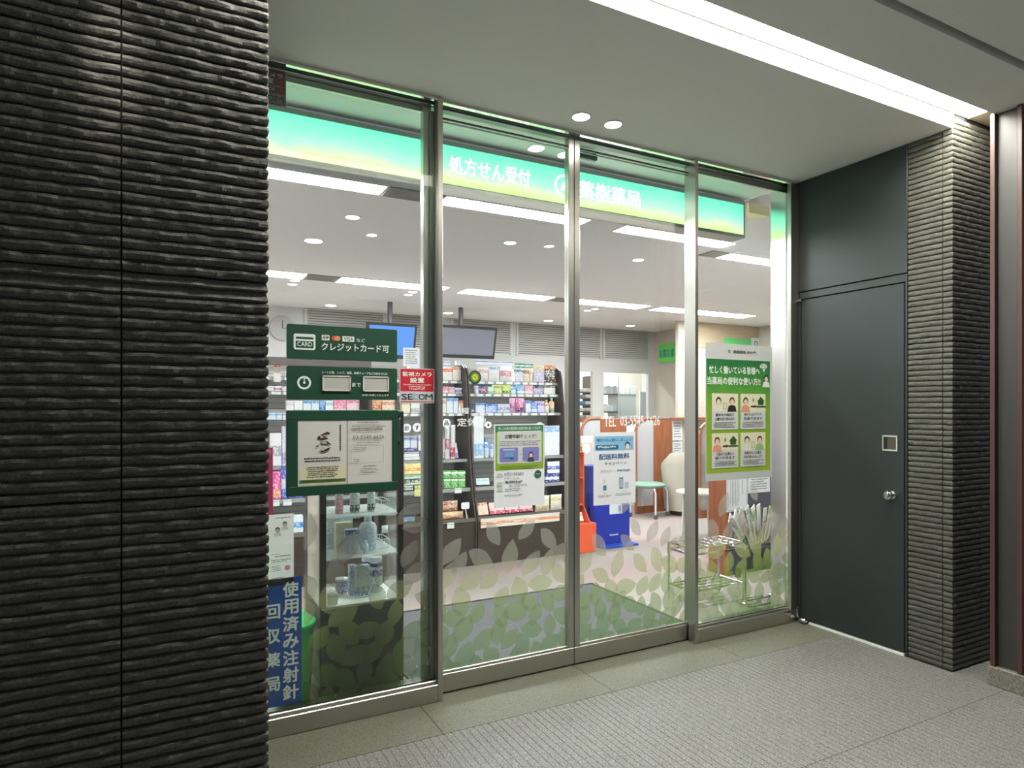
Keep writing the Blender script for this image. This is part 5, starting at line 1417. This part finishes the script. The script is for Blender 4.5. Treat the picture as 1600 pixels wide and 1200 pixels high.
for x in (rx0 + .04, rx1 - .04):
    m = MB(); m.tube([(x, 3.43, .28), (x, 3.43, .02)], .011, CHROME, 10); m.build('leg', br, smooth=True)
m = MB(); m.tube([(rx0 + .02, 3.38, .012), (rx1 - .02, 3.38, .012), (rx1 - .02, 3.50, .012), (rx0 + .02, 3.50, .012), (rx0 + .02, 3.38, .012)], .011, CHROME, 8); m.build('foot', br, smooth=True)
rnd = random.Random(5)
ordn = ['first', 'second', 'third', 'fourth', 'fifth', 'sixth', 'seventh', 'eighth', 'ninth', 'tenth', 'eleventh']
for k in range(10):
    x = rx0 + .03 + k * .029; an = -40 + k * 7.5; hgt = .25 + .03 * rnd.random()
    R_ = Matrix.Translation((x, 3.41 + .004 * (k % 3), .455)) @ Matrix.Rotation(radians(an), 4, 'Y') @ Matrix.Rotation(radians(30), 4, 'Z')
    m = MB(); m.bbox((-.055, -.003, 0), (.055, .003, hgt), m_pack(('d8d4c6', 'e4e0d6', 'c8c4b8', 'dcd6cc')[k % 4], ('9a968c', '8aa070', 'b09a80')[k % 3], 'f0eee8', k), .001, R_)
    o = m.build('brochure', None, Vector((x, 3.41, .455))); tag(o, 'fanned cream brochure in the wire rack, ' + ordn[k] + ' from the left', 'brochure', 'brochures in the wire rack')
# hanging televisions
def tv(px, label, Y, scr, k):
    a = at(px[0], px[1], Y); b = at(px[2], px[3], Y); c = Vector(((a.x + b.x) / 2, Y, (a.z + b.z) / 2)); W = b.x - a.x; Hh = a.z - b.z
    t = thing('television', label, 'television', (c.x, c.y, c.z), 'hanging televisions')
    T = Matrix.Translation(c) @ Matrix.Rotation(radians(14), 4, 'X')
    m = MB(); m.bbox((-W / 2, 0, -Hh / 2), (W / 2, .05, Hh / 2), BLACK, .006, T); m.build('casing', t)
    m = MB(); m.box((-W / 2 + .03, -.003, -Hh / 2 + .045), (W / 2 - .03, -.0005, Hh / 2 - .03), scr, T); m.build('screen', t)
    m = MB(); m.tube([(c.x, Y + .06, c.z), (c.x, Y + .06, ZC)], .030, flat('4a4846', .4), 10); m.build('pole', t, smooth=True)
tv((572, 503, 650, 562), 'hanging television showing a bright blue picture behind the green card sign', 7.5, emit('6a9cf0', 1.3), 0)
tv((668, 506, 775, 562), 'hanging television with a dark blank screen right of the left mullion', 7.5, flat((92, 90, 100), .25), 1)
# paper sheet hanging by the mullion
o = paper((630, 543, 655.5, 573), 5.735, 'white paper sheet standing up above the security sticker', 91, 'paper_sheet', 7, 'sheet')
q = PLOC[o]; m = MB(); m.tube([(q.x, 5.746, q.z), (q.x, 5.746, ZSH[0] + .001)], .004, flat('e8e8ea', .4), 6); m.build('clip_stalk', o)
# clock on the back wall
c = at(441, 513, YB - .02); ck = thing('wall_clock', 'round white wall clock on the back wall next to the stone wall', 'clock', (c.x, YB - .02, c.z))
m = MB(); T = Matrix.Translation(c) @ Matrix.Rotation(pi / 2, 4, 'X'); m.lathe([(.15, -.02), (.155, 0), (.15, .02), (.135, .022)], flat('a8a6a2', .4), M=T, n=36); m.build('rim', ck, smooth=True)
m = MB(); m.lathe([(.134, .0), (.134, .012)], flat('f0eee8', .6), M=T, n=36); m.build('face', ck)
m = MB(); m.box((c.x - .004, c.y - .026, c.z), (c.x + .004, c.y - .024, c.z + .10), BLACK); m.build('hand', ck)
m = MB(); m.box((c.x, c.y - .026, c.z - .004), (c.x + .07, c.y - .024, c.z + .004), BLACK); m.build('hand', ck)
# dispensary shelving seen through the openings
def disp(px0, px1, Y, ys, label, uc='4a4642'):
    x0, x1 = xat(px0, Y), xat(px1, Y); t = thing('medicine_shelf', label, 'shelf', ((x0 + x1) / 2, Y, 0), 'dispensary shelves')
    for (a_, b_) in ((x0, x0 + .02), (x1 - .02, x1)):
        m = MB(); m.box((a_, Y, 0), (b_, Y + .3, 2.0), flat(uc, .5)); m.build('upright', t)
    for y in ys:
        z = zat((px0 + px1) / 2, y, Y); m = MB(); m.box((x0 + .02, Y, z - .02), (x1 - .02, Y + .3, z), flat('6a6660', .5)); m.build('shelf', t)
    return x0, x1
YQ = 9.3
ysl = (612, 621.5, 632, 642.5, 654)
disp(896, 927, YQ, ysl, 'dispensary shelf with dark uprights in the narrow back opening')
dc = [('ecebee', 'white box', 'first'), ('8c88a0', 'grey violet box', 'second'), ('5c8cd8', 'blue bundle', 'third'), ('d8d2c6', 'beige bundle', 'fourth'), ('b8b0a0', 'tan bundle', 'fifth')]
for i, y in enumerate(ysl):
    for j, (u0, u1) in enumerate(((907, 915), (916, 924))):
        x0, x1 = xat(u0, YQ), xat(u1, YQ); z = zat(911.5, y, YQ) + .0008; m = MB(); m.bbox((x0, YQ + .02, z), (x1, YQ + .2, z + .055), flat(dc[i][0] if j == 0 else 'e2ded6', .6), .004)
        solo(m, 'medicine_box', (dc[i][1] if j == 0 else 'pale carton') + ' on the ' + dc[i][2] + ' level of the narrow dispensary shelf', 'box', ((x0 + x1) / 2, YQ + .1, z), 'boxes on the dispensary shelf')
m = MB(); x0, x1 = xat(906, YQ), xat(922, YQ); m.bbox((x0, YQ + .32, zat(914, 606, YQ)), (x1, YQ + .4, zat(914, 590, YQ)), flat((214, 160, 96), .6), .003); solo(m, 'cardboard_box', 'tan cardboard box at the top of the narrow dispensary opening', 'box', ((x0 + x1) / 2, YQ + .35, zat(914, 606, YQ)))
ysr = (615, 643)
disp(940, 967, YQ, ysr, 'white dispensary shelf with leaning files in the wide back opening', 'd8dad8')
for i, y in enumerate(ysr):
    for j in range(4):
        u0 = 944 + j * 5.15; x0, x1 = xat(u0, YQ), xat(u0 + 5, YQ); z = zat(953, y, YQ) + .0008; m = MB(); m.bbox((x0, YQ + .02, z), (x1, YQ + .2, z + (.13 if i == 0 else .11) + .015 * (j % 2)), flat(('eef2f4', 'dfe6e8', 'e6eaf0', 'd2dade')[j], .6), .003)
        solo(m, 'file_box', 'white file box on the ' + ('upper' if i == 0 else 'lower') + ' dispensary level, ' + ordn[j] + ' from left', 'file', ((x0 + x1) / 2, YQ + .1, z), 'files in the dispensary')
gk = thing('grey_cabinet', 'light grey dispensary cabinet with three small drawers on top', 'cabinet', (xat(978, 9.6), 9.7, 0))
x0, x1 = xat(967, 9.6), xat(994, 9.6); zk = zat(980, 617, 9.6)
m = MB(); m.bbox((x0, 9.6, 0), (x1, 9.9, zk), flat((196, 200, 196), .5), .004); m.build('body', gk)
zk2 = zat(980, 603, 9.6); m = MB(); m.bbox((x0, 9.6, zk), (x1, 9.9, zk2), flat((214, 214, 210), .5), .003); m.build('drawer_case', gk)
for j in range(3):
    u0 = x0 + (x1 - x0) * (j + .08) / 3; u1 = x0 + (x1 - x0) * (j + .92) / 3; m = MB(); m.bbox((u0, 9.59, zk + .012), (u1, 9.6, zk2 - .012), flat('f0f0ee', .5), .003); m.build('drawer', gk)
m = MB(); x0, x1 = xat(1000, 9.4), xat(1011, 9.4); m.bbox((x0, 9.4, .9), (x1, 9.43, zat(1005, 612, 9.4)), flat('dfe8ea', .7), .004); solo(m, 'white_screen', 'pale folded screen at the right edge of the wide back opening', 'screen', ((x0 + x1) / 2, 9.41, .9))
